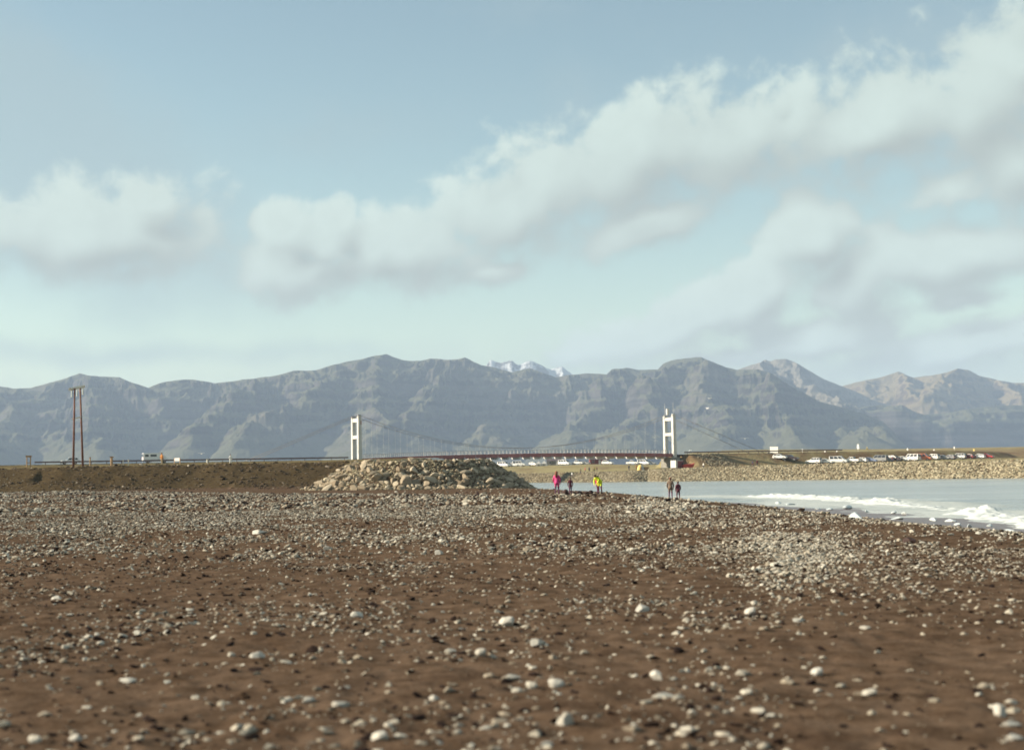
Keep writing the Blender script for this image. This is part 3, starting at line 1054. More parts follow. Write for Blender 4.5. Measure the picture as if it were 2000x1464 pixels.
# middle distance
X, Y = sample(120000, 30, 75, .45)
cov = stone_density(X, Y) * .75 + 2.0 * band_density(X, Y)
keep = (RNG.uniform(0, 2.6, len(X)) < cov) & (shore_s(X, Y) > 2.5)
X, Y = X[keep], Y[keep]
SZ = np.exp(RNG.normal(math.log(.038), .46, len(X))).clip(.014, .11)
TN = np.where(RNG.uniform(0, 1, len(X)) < .22, RNG.uniform(0, .3, len(X)), RNG.uniform(.38, 1, len(X)))
for (pxs, y0_, y1_, n_, s0_) in (((1380, 1660), 1030, 1152, 5600, .036), ((1215, 1375), 972, 1003, 1500, .085)):
    ppx = RNG.uniform(pxs[0] - 60, pxs[1] + 60, n_ * 3)
    dn, df = 1.65 * F_PX / (y1_ - 912), 1.65 * F_PX / (y0_ - 912)
    yy_p = RNG.uniform(dn - 2, df + 3, n_ * 3)
    xx_p = (ppx - 1000) / F_PX * yy_p
    rr_p = ((ppx - sum(pxs) / 2) / ((pxs[1] - pxs[0]) / 2)) ** 2 + ((yy_p - (dn + df) / 2) / ((df - dn) / 2)) ** 2
    kp = RNG.uniform(0, 1, len(ppx)) < np.clip(1.15 - .75 * rr_p, 0, 1) ** 1.5 * sstep(fbm(xx_p / .9, yy_p / 2.6, 4, 66), .34, .56)
    xx_p, yy_p = xx_p[kp][:n_], yy_p[kp][:n_]
    X, Y = np.concatenate([X, xx_p]), np.concatenate([Y, yy_p])
    SZ = np.concatenate([SZ, np.exp(RNG.normal(math.log(s0_), .35, len(xx_p)))])
    TN = np.concatenate([TN, np.where(RNG.uniform(0, 1, len(xx_p)) < .1, .2, RNG.uniform(.5, 1, len(xx_p)))])
o = scatter('pebble_strand', BASE1, drop_on(X, Y, SZ), SZ, TN, M_PEB, seed=2)
tag(o, 'pebbles scattered across the middle of the brown beach', 'pebbles', kind='stuff')
# far band of pale cobbles
X, Y = sample(62000, 75, 208, .42)
cov = .10 + 1.1 * band_density(X, Y)
keep = (RNG.uniform(0, 1.15, len(X)) < cov) & (shore_s(X, Y) > 2.5) & (Y < np.interp(X / Y, [-.4, -.35, -.24, -.14, 0, .1, .2], [207, 200, 170, 143, 150, 150, 150]))
X, Y = X[keep], Y[keep]
SZ = np.exp(RNG.normal(math.log(.098), .42, len(X))).clip(.03, .3)
TN = np.where(RNG.uniform(0, 1, len(X)) < .25, RNG.uniform(0, .3, len(X)), RNG.uniform(.45, .92, len(X)))
o = scatter('cobble_band', BASE1, drop_on(X, Y, SZ), SZ, TN, M_PEB, seed=3)
tag(o, 'dense band of pale cobbles along the back of the beach', 'cobbles', kind='stuff')


def stone(x, y, w, h, label, rz=None, mesh=None, group='pale stones lying on the beach', m=None, name='stone', cat='stone', flatx=1.0):
    me = STONE_ME[random.randrange(len(STONE_ME))] if mesh is None else mesh
    o = link(bpy.data.objects.new(name, me))
    bb = np.array([v.co[:] for v in me.vertices])
    sz = w / 2.0
    o.scale = (sz * flatx, sz * .85, h / (bb[:, 2].max() - bb[:, 2].min()) * 1.15)
    o.location = (x, y, zl(x, y) + h * .22)
    o.rotation_euler = (random.uniform(-.12, .12), random.uniform(-.12, .12), random.uniform(0, 6.28) if rz is None else rz)
    return tag(o, label, cat, group)


NOTABLE = [
    (1103, 1414, 40, 34, 'largest white stone low in the centre foreground, notched on its left side'),
    (747, 1442, 46, 19, 'low broad pale stone at the bottom edge left of centre'),
    (503, 1283, 30, 18, 'bright white rounded stone standing alone on bare sand left of centre'),
    (993, 1222, 40, 20, 'bright domed white stone with a dark stone at its foot, upper centre foreground'),
    (1050, 1260, 32, 20, 'squarish white stone just below the domed white stone'),
    (1283, 1326, 32, 26, 'round stone with bright left face and grey shaded right side'),
    (1001, 1326, 38, 15, 'flat white stone pair above the largest white stone'),
    (1083, 1341, 42, 18, 'pale angular flat stone right of the flat white pair'),
    (1950, 1396, 32, 27, 'triangular white stone near the right edge of the picture'),
    (1598, 1318, 28, 16, 'smooth oval white stone alone on bare sand at right'),
    (250, 1334, 36, 13, 'long flat white stone lying alone at lower left'),
    (667, 1378, 36, 15, 'low white stone on bare sand left of the bottom centre'),
    (149, 1444, 28, 16, 'white stone in the bottom left corner with a dark hollow beside it'),
    (697, 1204, 24, 14, 'small bright stone in the middle ground left of centre'),
    (1255, 1194, 28, 20, 'white wedge shaped stone right of centre among smaller pebbles'),
    (1468, 1199, 28, 15, 'pale stone below the dense pebble patch'),
    (507, 1042, 30, 12, 'large smooth lilac grey stone half buried in the middle ground at left'),
    (640, 1073, 20, 11, 'white round stone alone in the middle ground left of centre'),
    (857, 1083, 18, 12, 'blue white stone alone on sand in the middle ground'),
    (1702, 1358, 38, 15, 'long bent pale stone at lower right'),
    (1983, 1444, 42, 17, 'broad flat white stone in the bottom right corner'),
    (941, 1280, 28, 16, 'mottled grey white stone left of the squarish white stone'),
    (1295, 1361, 44, 12, 'long thin white stone below the round shaded stone'),
    (600, 1366, 34, 12, 'flat pale stone left of the low white stone'),
    (848, 1366, 26, 14, 'small pale stone midway along the lower foreground'),
    (1068, 1456, 26, 15, 'pale stone at the bottom edge just left of the largest stone'),
    (112, 1170, 26, 10, 'flat white stone alone on sand at far left of the foreground'),
    (1560, 1213, 28, 10, 'flat white stone in a short row at right'),
    (1690, 1228, 24, 10, 'pale two humped stone right of the short row'),
    (1975, 1416, 44, 12, 'long flat stone below the triangular white stone'),
]
for (a, b, wpx, hpx, lab) in NOTABLE:
    q = G(a, b, 1.75)
    for _ in range(3):
        q = G(a, b, zl(q[0], q[1]))
    s_ = F_PX / q[1]
    o = stone(q[0], q[1], wpx / s_ * 1.05, hpx / s_ * .95, lab, rz=random.uniform(-.4, .4) + random.choice((0, math.pi)))
    o.data = o.data.copy()
    o.data.materials.clear()
    o.data.materials.append(M_BRIGHT)
for (x, y, sz) in own_data:
    stone(x, y, sz * 2.2, sz * random.uniform(.55, .9), 'small pale stone, one of the many scattered over the brown sand')

# stones, bottle-dark lumps and wrack at the brow beside the walkers
for i, (a, b, w) in enumerate([(1098, 971, .5), (1104, 969, .9), (1121, 970, .55), (1128, 971, .45), (1134, 969.5, .6), (1143, 970, .5), (1146, 971, .35), (1154, 972, .55), (1259, 976, .35), (1263, 977, .3)]):
    q = P(a, b, 108)
    o = stone(q[0], q[1], w, w * .55, 'dark wet rock lying at the beach brow between the walkers' if i < 8 else
              'small dark rock alone on the brow between the bending pair and the standing pair', group='dark rocks by the water', name='dark_rock', cat='rock')
    o.data = o.data.copy()
    o.data.materials.clear()
    o.data.materials.append(M_DARKROCK)
for (a, b, w, h, lab) in [(1097, 1031, .16, .06, 'dark stone like a small boot lying on the middle sand'),
                          (1105, 1055, .30, .07, 'long dark flat stone below the boot shaped stone'),
                          (1776, 1060, .30, .16, 'dark grey stone with pale pebbles round it at right'),
                          (933, 968, .30, .38, 'upright reddish stone on the cobble band in front of the rock mound')]:
    q = G(a, b, 1.72)
    o = stone(q[0], q[1], w, h, lab, group='dark stones on the beach', name='dark_stone', cat='stone')
    o.data = o.data.copy()
    o.data.materials.clear()
    o.data.materials.append(M_DARKROCK)

# ice left in the swash
ICE = [(1675, 1019, 1.05, .62, 'large white ice lump stranded on the sand with a reddish stone beside it'), (1520, 983, .9, .4, ''), (1545, 985, .8, .35, ''), (1597, 994, .8, .25, ''),
       (1620, 995, .9, .28, ''), (1655, 992, 1.3, .55, 'tall white ice lump in the swash left of the breaker peak'), (1692, 999, .5, .35, ''), (1745, 1001, .6, .3, ''), (1767, 1003, .6, .3, ''), (1752, 1013, .8, .35, ''),
       (1822, 1016, .6, .35, ''), (1855, 1018, .7, .32, ''), (1872, 1026, .5, .25, ''), (1892, 1029, .5, .35, ''), (1932, 1027, .5, .3, ''), (1972, 1038, .6, .35, ''), (1925, 1003, .9, .95, 'tallest ice lump standing in the foam near the right edge')]
for i, (a, b, w, h, lab) in enumerate(ICE):
    q = G(a, b, .45 if i != 0 else .8)
    for _ in range(3):
        q = G(a, b, max(zl(q[0], q[1]), .05))
    o = link(bpy.data.objects.new('ice_chunk', raw_mesh('ice_chunk', *ico(3, 900 + i, (1.2, .8, .7), .05, 10), False)))
    o.data.materials.append(M_ICE)
    o.scale = (w * random.uniform(.4, .65), w * .4, h / 1.6)
    o.location = (q[0], q[1], max(zl(q[0], q[1]), .03) + h * .12)
    o.rotation_euler = (0, 0, random.uniform(0, 6))
    tag(o, lab or 'small white ice lump in the shallow swash at right', 'ice', 'ice lumps along the water line')

# ------------------------------------------------------------------ riprap mound at the dike head
mound = thing('riprap_mound', 'big heap of pale riprap boulders on the beach, its right half in shadow', 'rock mound', (HEAD[0], HEAD[1], 1.5))
rk = []
r_ = random.Random(5)
for i in range(14000):
    ang = r_.uniform(-math.pi * 1.12, math.pi * .12)
    d = r_.uniform(6.8, 14.0)
    if r_.random() > d / 14.0:
        continue
    x, y = HEAD[0] + d * math.cos(ang), HEAD[1] + d * math.sin(ang)
    sz = (.25 + .54 * r_.random() ** 2.2) * (1 + .25 * (d > 11)) * (.75 if d < 8.5 else 1) * (1 - .35 * max(0.0, math.cos(ang)))
    if any((x - q[0]) ** 2 + (y - q[1]) ** 2 < (.62 * (sz + q[2])) ** 2 for q in rk[-2500:]):
        continue
    rk.append((x, y, sz, d))
# the river side of the dike behind the head
for i in range(2600):
    tdd = r_.uniform(0, 60)
    p = HEAD + (np.array((-19, 240)) - HEAD) / 64.5 * tdd
    d = r_.uniform(7.5, 14)
    n = np.array((.992, .124))
    x, y = p + n * d
    sz = r_.uniform(.25, .5)
    if any((x - q[0]) ** 2 + (y - q[1]) ** 2 < (.68 * (sz + q[2])) ** 2 for q in rk[-2500:]):
        continue
    rk.append((x, y, sz, d))
RIP_ME = []
for i in range(12):
    me = raw_mesh('rock', *ico(3, 300 + i, (1.15, .9, .78), .03, 12), False)
    me.materials.append(M_RIP)
    RIP_ME.append(me)
zz = zland(np.array([q[0] for q in rk]), np.array([q[1] for q in rk]))
front = sorted(range(len(rk)), key=lambda i: -(rk[i][2] * (1.6 if rk[i][1] < HEAD[1] else .6)))
own = set(front[:300])
rest = [i for i in range(len(rk)) if i not in own]
for i in front[:300]:
    x, y, sz, d = rk[i]
    o = link(bpy.data.objects.new('rock', RIP_ME[i % 12]), mound)
    o.location = (x - HEAD[0], y - HEAD[1], zz[i] + sz * .12 - 1.5)
    o.scale = (sz * r_.uniform(.85, 1.35), sz * r_.uniform(.75, 1.0), sz * r_.uniform(.8, 1.1))
    o.rotation_euler = (r_.uniform(-.5, .5), r_.uniform(-.5, .5), r_.uniform(0, 6.28))
pp = np.array([(rk[i][0] - HEAD[0], rk[i][1] - HEAD[1], zz[i] + rk[i][2] * .1 - 1.5) for i in rest])
o = scatter('rock_fill', BASE2, pp, np.array([rk[i][2] for i in rest]) * 1.1, RNG.uniform(0, 1, len(rest)), M_RIPA, mound, seed=4)
tag(o, kind='stuff')
# small fill between the boulders
n = 6500
ang, d = RNG.uniform(-math.pi * 1.15, math.pi * .15, n), RNG.uniform(7.2, 14.2, n)
x, y = HEAD[0] + d * np.cos(ang), HEAD[1] + d * np.sin(ang)
sz = RNG.uniform(.10, .26, n)
o = scatter('rubble_fill', BASE1, np.stack([x - HEAD[0], y - HEAD[1], zland(x, y) - 1.5 + sz * .2], -1), sz, RNG.uniform(0, .8, n), M_RIPA, mound, seed=5)
tag(o, kind='stuff')

# ------------------------------------------------------------------ far bank riprap
n = 17000
uu = RNG.uniform(ray(960, 900)[0], .40, n)
Dd = np.interp(uu, _tu, _td)
sl = RNG.uniform(-1.0, 17.0, n)
yy = Dd + sl
xx = uu * yy
szr = RNG.uniform(.22, .60, n) * np.interp(uu, [0, .1, .2, .35], [.75, .8, 1.0, 1.25])
keep = RNG.uniform(0, 1, n) < np.where(sl > 14, .35, 1)
xx, yy, szr = xx[keep], yy[keep], szr[keep]
o = scatter('bank_riprap', BASE1, np.stack([xx, yy, zfar(xx, yy) + szr * .15], -1), szr, RNG.uniform(0, 1, len(xx)) ** .8, M_RIPA, seed=6)
tag(o, 'armour of pale riprap stones along the far bank above the water', 'riprap', kind='stuff')
# stones by the far pylon and on its approach embankment
n = 700
q = TOWER_R[None, :] + EX[None, :] * RNG.uniform(6, 17, n)[:, None] - EN[None, :] * RNG.uniform(4.5, 15, n)[:, None]
szr = RNG.uniform(.2, .5, n)
o = scatter('embankment_stones', BASE1, np.stack([q[:, 0], q[:, 1], zfar(q[:, 0], q[:, 1]) + szr * .15], -1), szr, RNG.uniform(0, .8, n), M_RIPA, seed=7)
tag(o, 'loose stones on the road embankment beside the far pylon', 'stones', kind='stuff')
# rubble and scrub on the left bank
n = 9000
x = RNG.uniform(-110, -17, n)
yb = 187 + .10 * (x + 40)
y = yb + RNG.uniform(-2, 17, n)
keep = RNG.uniform(0, 1, n) < .25 + .9 * sstep(fbm(x / 5, y / 2.5, 3, 71), .42, .62)
x, y = x[keep], y[keep]
sz = np.exp(RNG.normal(math.log(.14), .5, len(x))).clip(.05, .5)
o = scatter('slope_rubble', BASE1, np.stack([x, y, zland(x, y) + sz * .1], -1), sz, RNG.uniform(0, 1, len(x)), M_SCRUB, seed=8)
tag(o, 'dark rubble and low scrub covering the long bank at left', 'rubble', kind='stuff')

# ------------------------------------------------------------------ suspension bridge
M_PYL = plain('white_concrete', (.50, .50, .48), .8, .10, .8, bump=.01)
M_CONC = plain('grey_concrete', (.20, .195, .175), .9, .2, .8)
M_GIRD = plain('oxide_steel', (.27, .095, .085), .7, .25, .5)
M_CABLE = plain('steel_cable', (.30, .28, .28), .5, .15, 2, .3)
M_WHITE = plain('white_paint', (.55, .55, .53), .5, .08, 2)
M_RUST = plain('rust_stain', (.30, .13, .07), .9, .4, 2)
bridge = thing('suspension_bridge', 'long suspension bridge with two white portal pylons and a dark red deck over the river', 'bridge', (TOWER_L[0], TOWER_L[1], 0), math.atan2(EX[1], EX[0]))
SPAN = float(np.linalg.norm(TOWER_R - TOWER_L))
PW = 2.6


def deckz(x):
    return DECK_Z + .75 * (1 - (2 * x / SPAN - 1) ** 2)


for xt, zb, first in ((0.0, 6.4, True), (SPAN, 2.4, False)):
    py_ = bpy.data.objects.new('pylon', None)
    link(py_, bridge)
    py_.location = (xt, 0, 0)
    for sgn in (-1, 1):
        b = MB()
        z1 = 21.0 - (.35 if sgn > 0 else 0)
        b.box((0, sgn * PW, (zb + z1) / 2), (1.22, 1.30, z1 - zb), top=(.80, .86))
        b.build('leg', M_PYL, py_, bevel=.05)
        MB().box((0, sgn * PW, z1 + .16), (1.25, .75, .34), top=(.7, .8)).build('cable_saddle', M_CABLE if first else M_PYL, py_, bevel=.04)
    MB().box((0, 0, 19.65), (.82, 2 * PW - 1.1, 1.05)).build('cross_beam', M_PYL, py_, bevel=.04)
    MB().box((0, 0, 14.7), (.86, 2 * PW - 1.05, 1.0)).build('cross_beam', M_PYL, py_, bevel=.04)
    if first:
        MB().box((.30, -PW - .005, 18.9), (.66, 1.2, 1.5)).build('rust_patch', M_RUST, py_, bevel=.2)
        MB().box((-2.6, -PW * .2, 7.0), (6.6, 2 * PW + 2.4, 1.8), top=(1.15, 1)).build('abutment', M_CONC, py_, bevel=.06)
    else:
        MB().box((0.2, 0, 4.9), (3.6, 2 * PW + 1.9, 4.6), top=(.9, .95)).build('pier', M_CONC, py_, bevel=.08)
        MB().box((-.1, .6, 22.1), (.9, .8, 2.0)).build('sign_box', M_PYL, py_, bevel=.05)
        for sgn in (-1, 1):
            MB().tube([(0, sgn * PW, 21), (0, sgn * PW, 25.0)], .05, 6).build('antenna', M_WHITE, py_)
# deck: two edge girders with a road slab between them
npan = 29
xs_ = np.linspace(0, SPAN, npan * 2 + 1)
deck = bpy.data.objects.new('deck', None)
link(deck, bridge)
for sgn in (-1, 1):
    b = MB()
    for i in range(len(xs_) - 1):
        a, c = xs_[i], xs_[i + 1]
        y0, y1 = sgn * 2.25, sgn * 2.5
        za, zc_ = deckz(a), deckz(c)
        b.add([(a, y0, za - 1.15), (c, y0, zc_ - 1.15), (c, y1, zc_ - 1.15), (a, y1, za - 1.15), (a, y0, za), (c, y0, zc_), (c, y1, zc_), (a, y1, za)],
              [(0, 3, 2, 1), (4, 5, 6, 7), (0, 1, 5, 4), (2, 3, 7, 6)] + ([(0, 4, 7, 3)] if i == 0 else []) + ([(1, 2, 6, 5)] if i == len(xs_) - 2 else []))
    b.build('girder', M_GIRD, deck)
b = MB()
for i in range(len(xs_) - 1):
    a, c = xs_[i], xs_[i + 1]
    za, zc_ = deckz(a) - .12, deckz(c) - .12
    b.add([(a, -2.25, za - .25), (c, -2.25, zc_ - .25), (c, 2.25, zc_ - .25), (a, 2.25, za - .25), (a, -2.25, za), (c, -2.25, zc_), (c, 2.25, zc_), (a, 2.25, za)],
          [(0, 3, 2, 1), (4, 5, 6, 7)])
b.build('road_slab', M_ASPH, deck)
fb = MB()
fb.prism([(-3.0, -.1), (-2.25, -.55), (2.25, -.55), (3.0, -.1), (3.0, .15), (-3.0, .15)], -.16, .16)
fbm_me = fb.mesh('floor_beam')
# outline runs along x; turn it across the bridge
for v in fbm_me.vertices:
    v.co = Vector((v.co.y, v.co.x, v.co.z))
fbm_me.materials.append(M_WHITE)
hang = MB().tube([(0, 0, 0), (0, 0, 1)], .02, 6).mesh('hanger')
hang.materials.append(M_WHITE)
SAG_Z = deckz(SPAN / 2) + 1.7


def cablez(x):
    t = 2 * x / SPAN - 1
    return SAG_Z + (21.15 - SAG_Z) * t * t


for i in range(1, npan):
    x = SPAN * i / npan
    o = link(bpy.data.objects.new('floor_beam', fbm_me), deck)
    o.location = (x, 0, deckz(x) - 1.22)
    for sgn in (-1, 1):
        o = link(bpy.data.objects.new('hanger', hang), bridge)
        o.location = (x, sgn * 2.75, deckz(x) - 1.2)
        o.scale = (1, 1, cablez(x) - deckz(x) + 1.2)
for sgn in (-1, 1):
    for dy in (0,):
        MB().tube([(x, sgn * 2.72, cablez(x)) for x in np.linspace(0, SPAN, 41)], .065, 8).build('main_cable', M_CABLE, bridge, True)
    MB().tube([(0, sgn * 2.72, 21.15), (-36, sgn * 3.6, 6.9)], .07, 8).build('back_stay', M_CABLE, bridge, True)
    MB().tube([(SPAN, sgn * 2.72, 21.15), (SPAN + 36, sgn * 4.2, 7.4)], .07, 8).build('back_stay', M_CABLE, bridge, True)
    MB().box((-36.5, sgn * 3.6, 6.6), (3, 1.4, 2.0), top=(.5, .8)).build('anchor_block', M_CONC, bridge, bevel=.05)
    MB().box((SPAN + 36.5, sgn * 4.2, 7.2), (3.5, 1.6, 2.0), top=(.5, .8)).build('anchor_block', M_CONC, bridge, bevel=.05)
    b = MB()
    for i in range(int(SPAN / 1.25) + 1):
        x = i * 1.25 + .4
        b.box((x, sgn * 2.42, deckz(x) + .53), (.09, .09, 1.05))
    b.build('railing_posts', M_WHITE, deck)
    b = MB()
    for zo in (1.08, .62):
        b.tube([(x, sgn * 2.42, deckz(x) + zo) for x in xs_], .035, 6)
    b.build('rail', M_WHITE if zo < 0 else M_CABLE, deck)


def guardrail(label, pts, z, name='guard_rail'):
    p0 = pts[0]
    t = thing(name, label, 'guardrail', (p0[0], p0[1], z))
    b = MB()
    for a, c in zip(pts[:-1], pts[1:]):
        e = c - a
        L = np.linalg.norm(e)
        e = e / L
        ax = (np.array((e[0], e[1], 0)), np.array((-e[1], e[0], 0)), np.array((0, 0, 1.0)))
        m_ = (a + c) / 2 - p0
        b.box((m_[0], m_[1], .62), (L, .10, .42), ax=ax)
    b.build('beam', M_GUARD, t)
    for a, c in zip(pts[:-1], pts[1:]):
        for f in (.15, .65):
            q = a + (c - a) * f - p0
            MB().box((q[0], q[1], .25), (.16, .16, .9)).build('post', M_GUARD, t)


M_GUARD = plain('weathered_guard_rail', (.14, .095, .09), .7, .2, 1)
guardrail('dark guard rail along the road left of the near pylon', [TOWER_L - EX * (4 + 8 * i) - EN * 3.9 for i in range(12)], DECK_Z - .3)
guardrail('dark guard rail along the road right of the far pylon', [TOWER_R + EX * (3 + 8 * i) - EN * 3.9 for i in range(9)], DECK_Z - .3)

# ------------------------------------------------------------------ power pole (two legged)
M_POLE = plain('creosoted_wood', (.17, .075, .05), .85, .3, 1.5)
M_WOOD = plain('weathered_wood', (.34, .22, .12), .85, .3, 2)
M_PALEW = plain('pale_timber', (.62, .58, .50), .8, .12, 2)
M_GLASSI = plain('insulator_glass', (.62, .68, .66), .3, .1, 2)
Dp = 232.0
pole = thing('power_pole', 'tall twin legged wooden power pole with a slanting crossarm on the left bank', 'power pole', (PX(150, Dp), Dp, 0))
A0, A1 = P(143, 907, Dp), P(146, 758, Dp)
B0, B1 = P(162, 907, Dp + 4), P(156.5, 755, Dp + 4)
org = np.array((PX(150, Dp), Dp, 0))
for a, c in ((A0, A1), (B0, B1)):
    a = a.copy()
    a[2] -= .8
    MB().tube([a - org, c - org], [.19, .13], 10).build('leg', M_POLE, pole, True)
c0, c1 = P(136.5, 760, Dp - 1), P(164, 754, Dp + 5.5)
MB().tube([c0 - org, c1 - org], .24, 8).build('crossarm', M_PALEW, pole)
c0, c1 = P(141, 817.5, Dp), P(158, 814, Dp + 4)
MB().tube([c0 - org, c1 - org], .11, 8).build('brace', M_PALEW, pole)
for (a, b, dd) in ((140.2, 763, 0), (150.5, 761, 2.5), (161.8, 758.5, 5)):
    q0, q1 = P(a, b, Dp + dd) - org, P(a, b + 12.5, Dp + dd) - org
    b_ = MB()
    nd_ = 9
    for i in range(nd_):
        c = q0 + (q1 - q0) * (i + .5) / nd_
        b_.tube([c + (0, 0, .05), c - (0, 0, .05)], [.07, .15], 8)
    b_.tube([q0 + (0, 0, .3), q1], .03, 6)
    b_.build('insulator', M_GLASSI, pole)


# ------------------------------------------------------------------ vehicles
def paint(name, col):
    return plain(name, col, .3, .04, 1, spec=.5)


PAINT = {k_: paint('car_paint_' + k_, c) for k_, c in dict(white=(.78, .78, .76), silver=(.27, .28, .28), blue=(.25, .30, .45), dark=(.05, .035, .04), red=(.45, .05, .05),
                                                       darkred=(.18, .03, .035), orange=(.62, .20, .10), grey=(.22, .22, .23)).items()}
M_TYRE = plain('tyre_rubber', (.025, .024, .024), .85, .2, 3)
M_RIM = plain('wheel_rim', (.45, .45, .46), .35, .1, 3, .8)
M_GLASS = plain('car_glass', (.03, .035, .045), .08, .1, 1)
M_HEAD = plain('headlight_glass', (.75, .77, .75), .15, .05, 1)
M_TAIL = plain('tail_light', (.45, .03, .03), .25, .05, 1)

# outline of the lower body and of the glasshouse, (x forward, z)
KINDS = {
    'hatchback': dict(L=4.1, W=1.76, body=[(-2.05, .35), (-2.05, .95), (-1.85, 1.0), (.75, .98), (1.85, .80), (2.05, .62), (2.05, .30)],
                      cab=[(-1.95, .97), (-1.55, 1.45), (.05, 1.50), (.95, .97)], wx=(-1.3, 1.28), wr=.31),
    'suv': dict(L=4.6, W=1.86, body=[(-2.3, .45), (-2.3, 1.12), (-2.2, 1.15), (.95, 1.12), (2.15, 1.0), (2.3, .75), (2.3, .40)],
                cab=[(-2.25, 1.12), (-2.0, 1.76), (.15, 1.80), (1.0, 1.10)], wx=(-1.4, 1.42), wr=.37),
    'van': dict(L=5.2, W=1.95, body=[(-2.6, .40), (-2.6, 1.15), (-2.58, 1.2), (1.6, 1.15), (2.45, .98), (2.6, .7), (2.6, .35)],
                cab=[(-2.58, 1.17), (-2.52, 2.05), (.75, 2.10), (1.75, 1.14)], wx=(-1.6, 1.7), wr=.35),
    'pickup': dict(L=5.2, W=1.9, body=[(-2.6, .5), (-2.6, 1.1), (-.9, 1.12), (1.1, 1.10), (2.4, 1.0), (2.6, .7), (2.6, .45)],
                   cab=[(-.95, 1.1), (-.75, 1.76), (.35, 1.78), (1.15, 1.1)], wx=(-1.6, 1.6), wr=.38),
    'camper': dict(L=6.9, W=2.2, body=[(-3.45, .45), (-3.45, 1.55), (2.0, 1.5), (2.9, 1.25), (3.4, 1.05), (3.45, .75), (3.45, .4)],
                   cab=[(-3.44, 1.5), (-3.40, 2.72), (1.55, 2.75), (1.9, 2.35), (2.95, 1.25)], wx=(-2.0, 2.35), wr=.36),
}
CAR_CACHE = {}


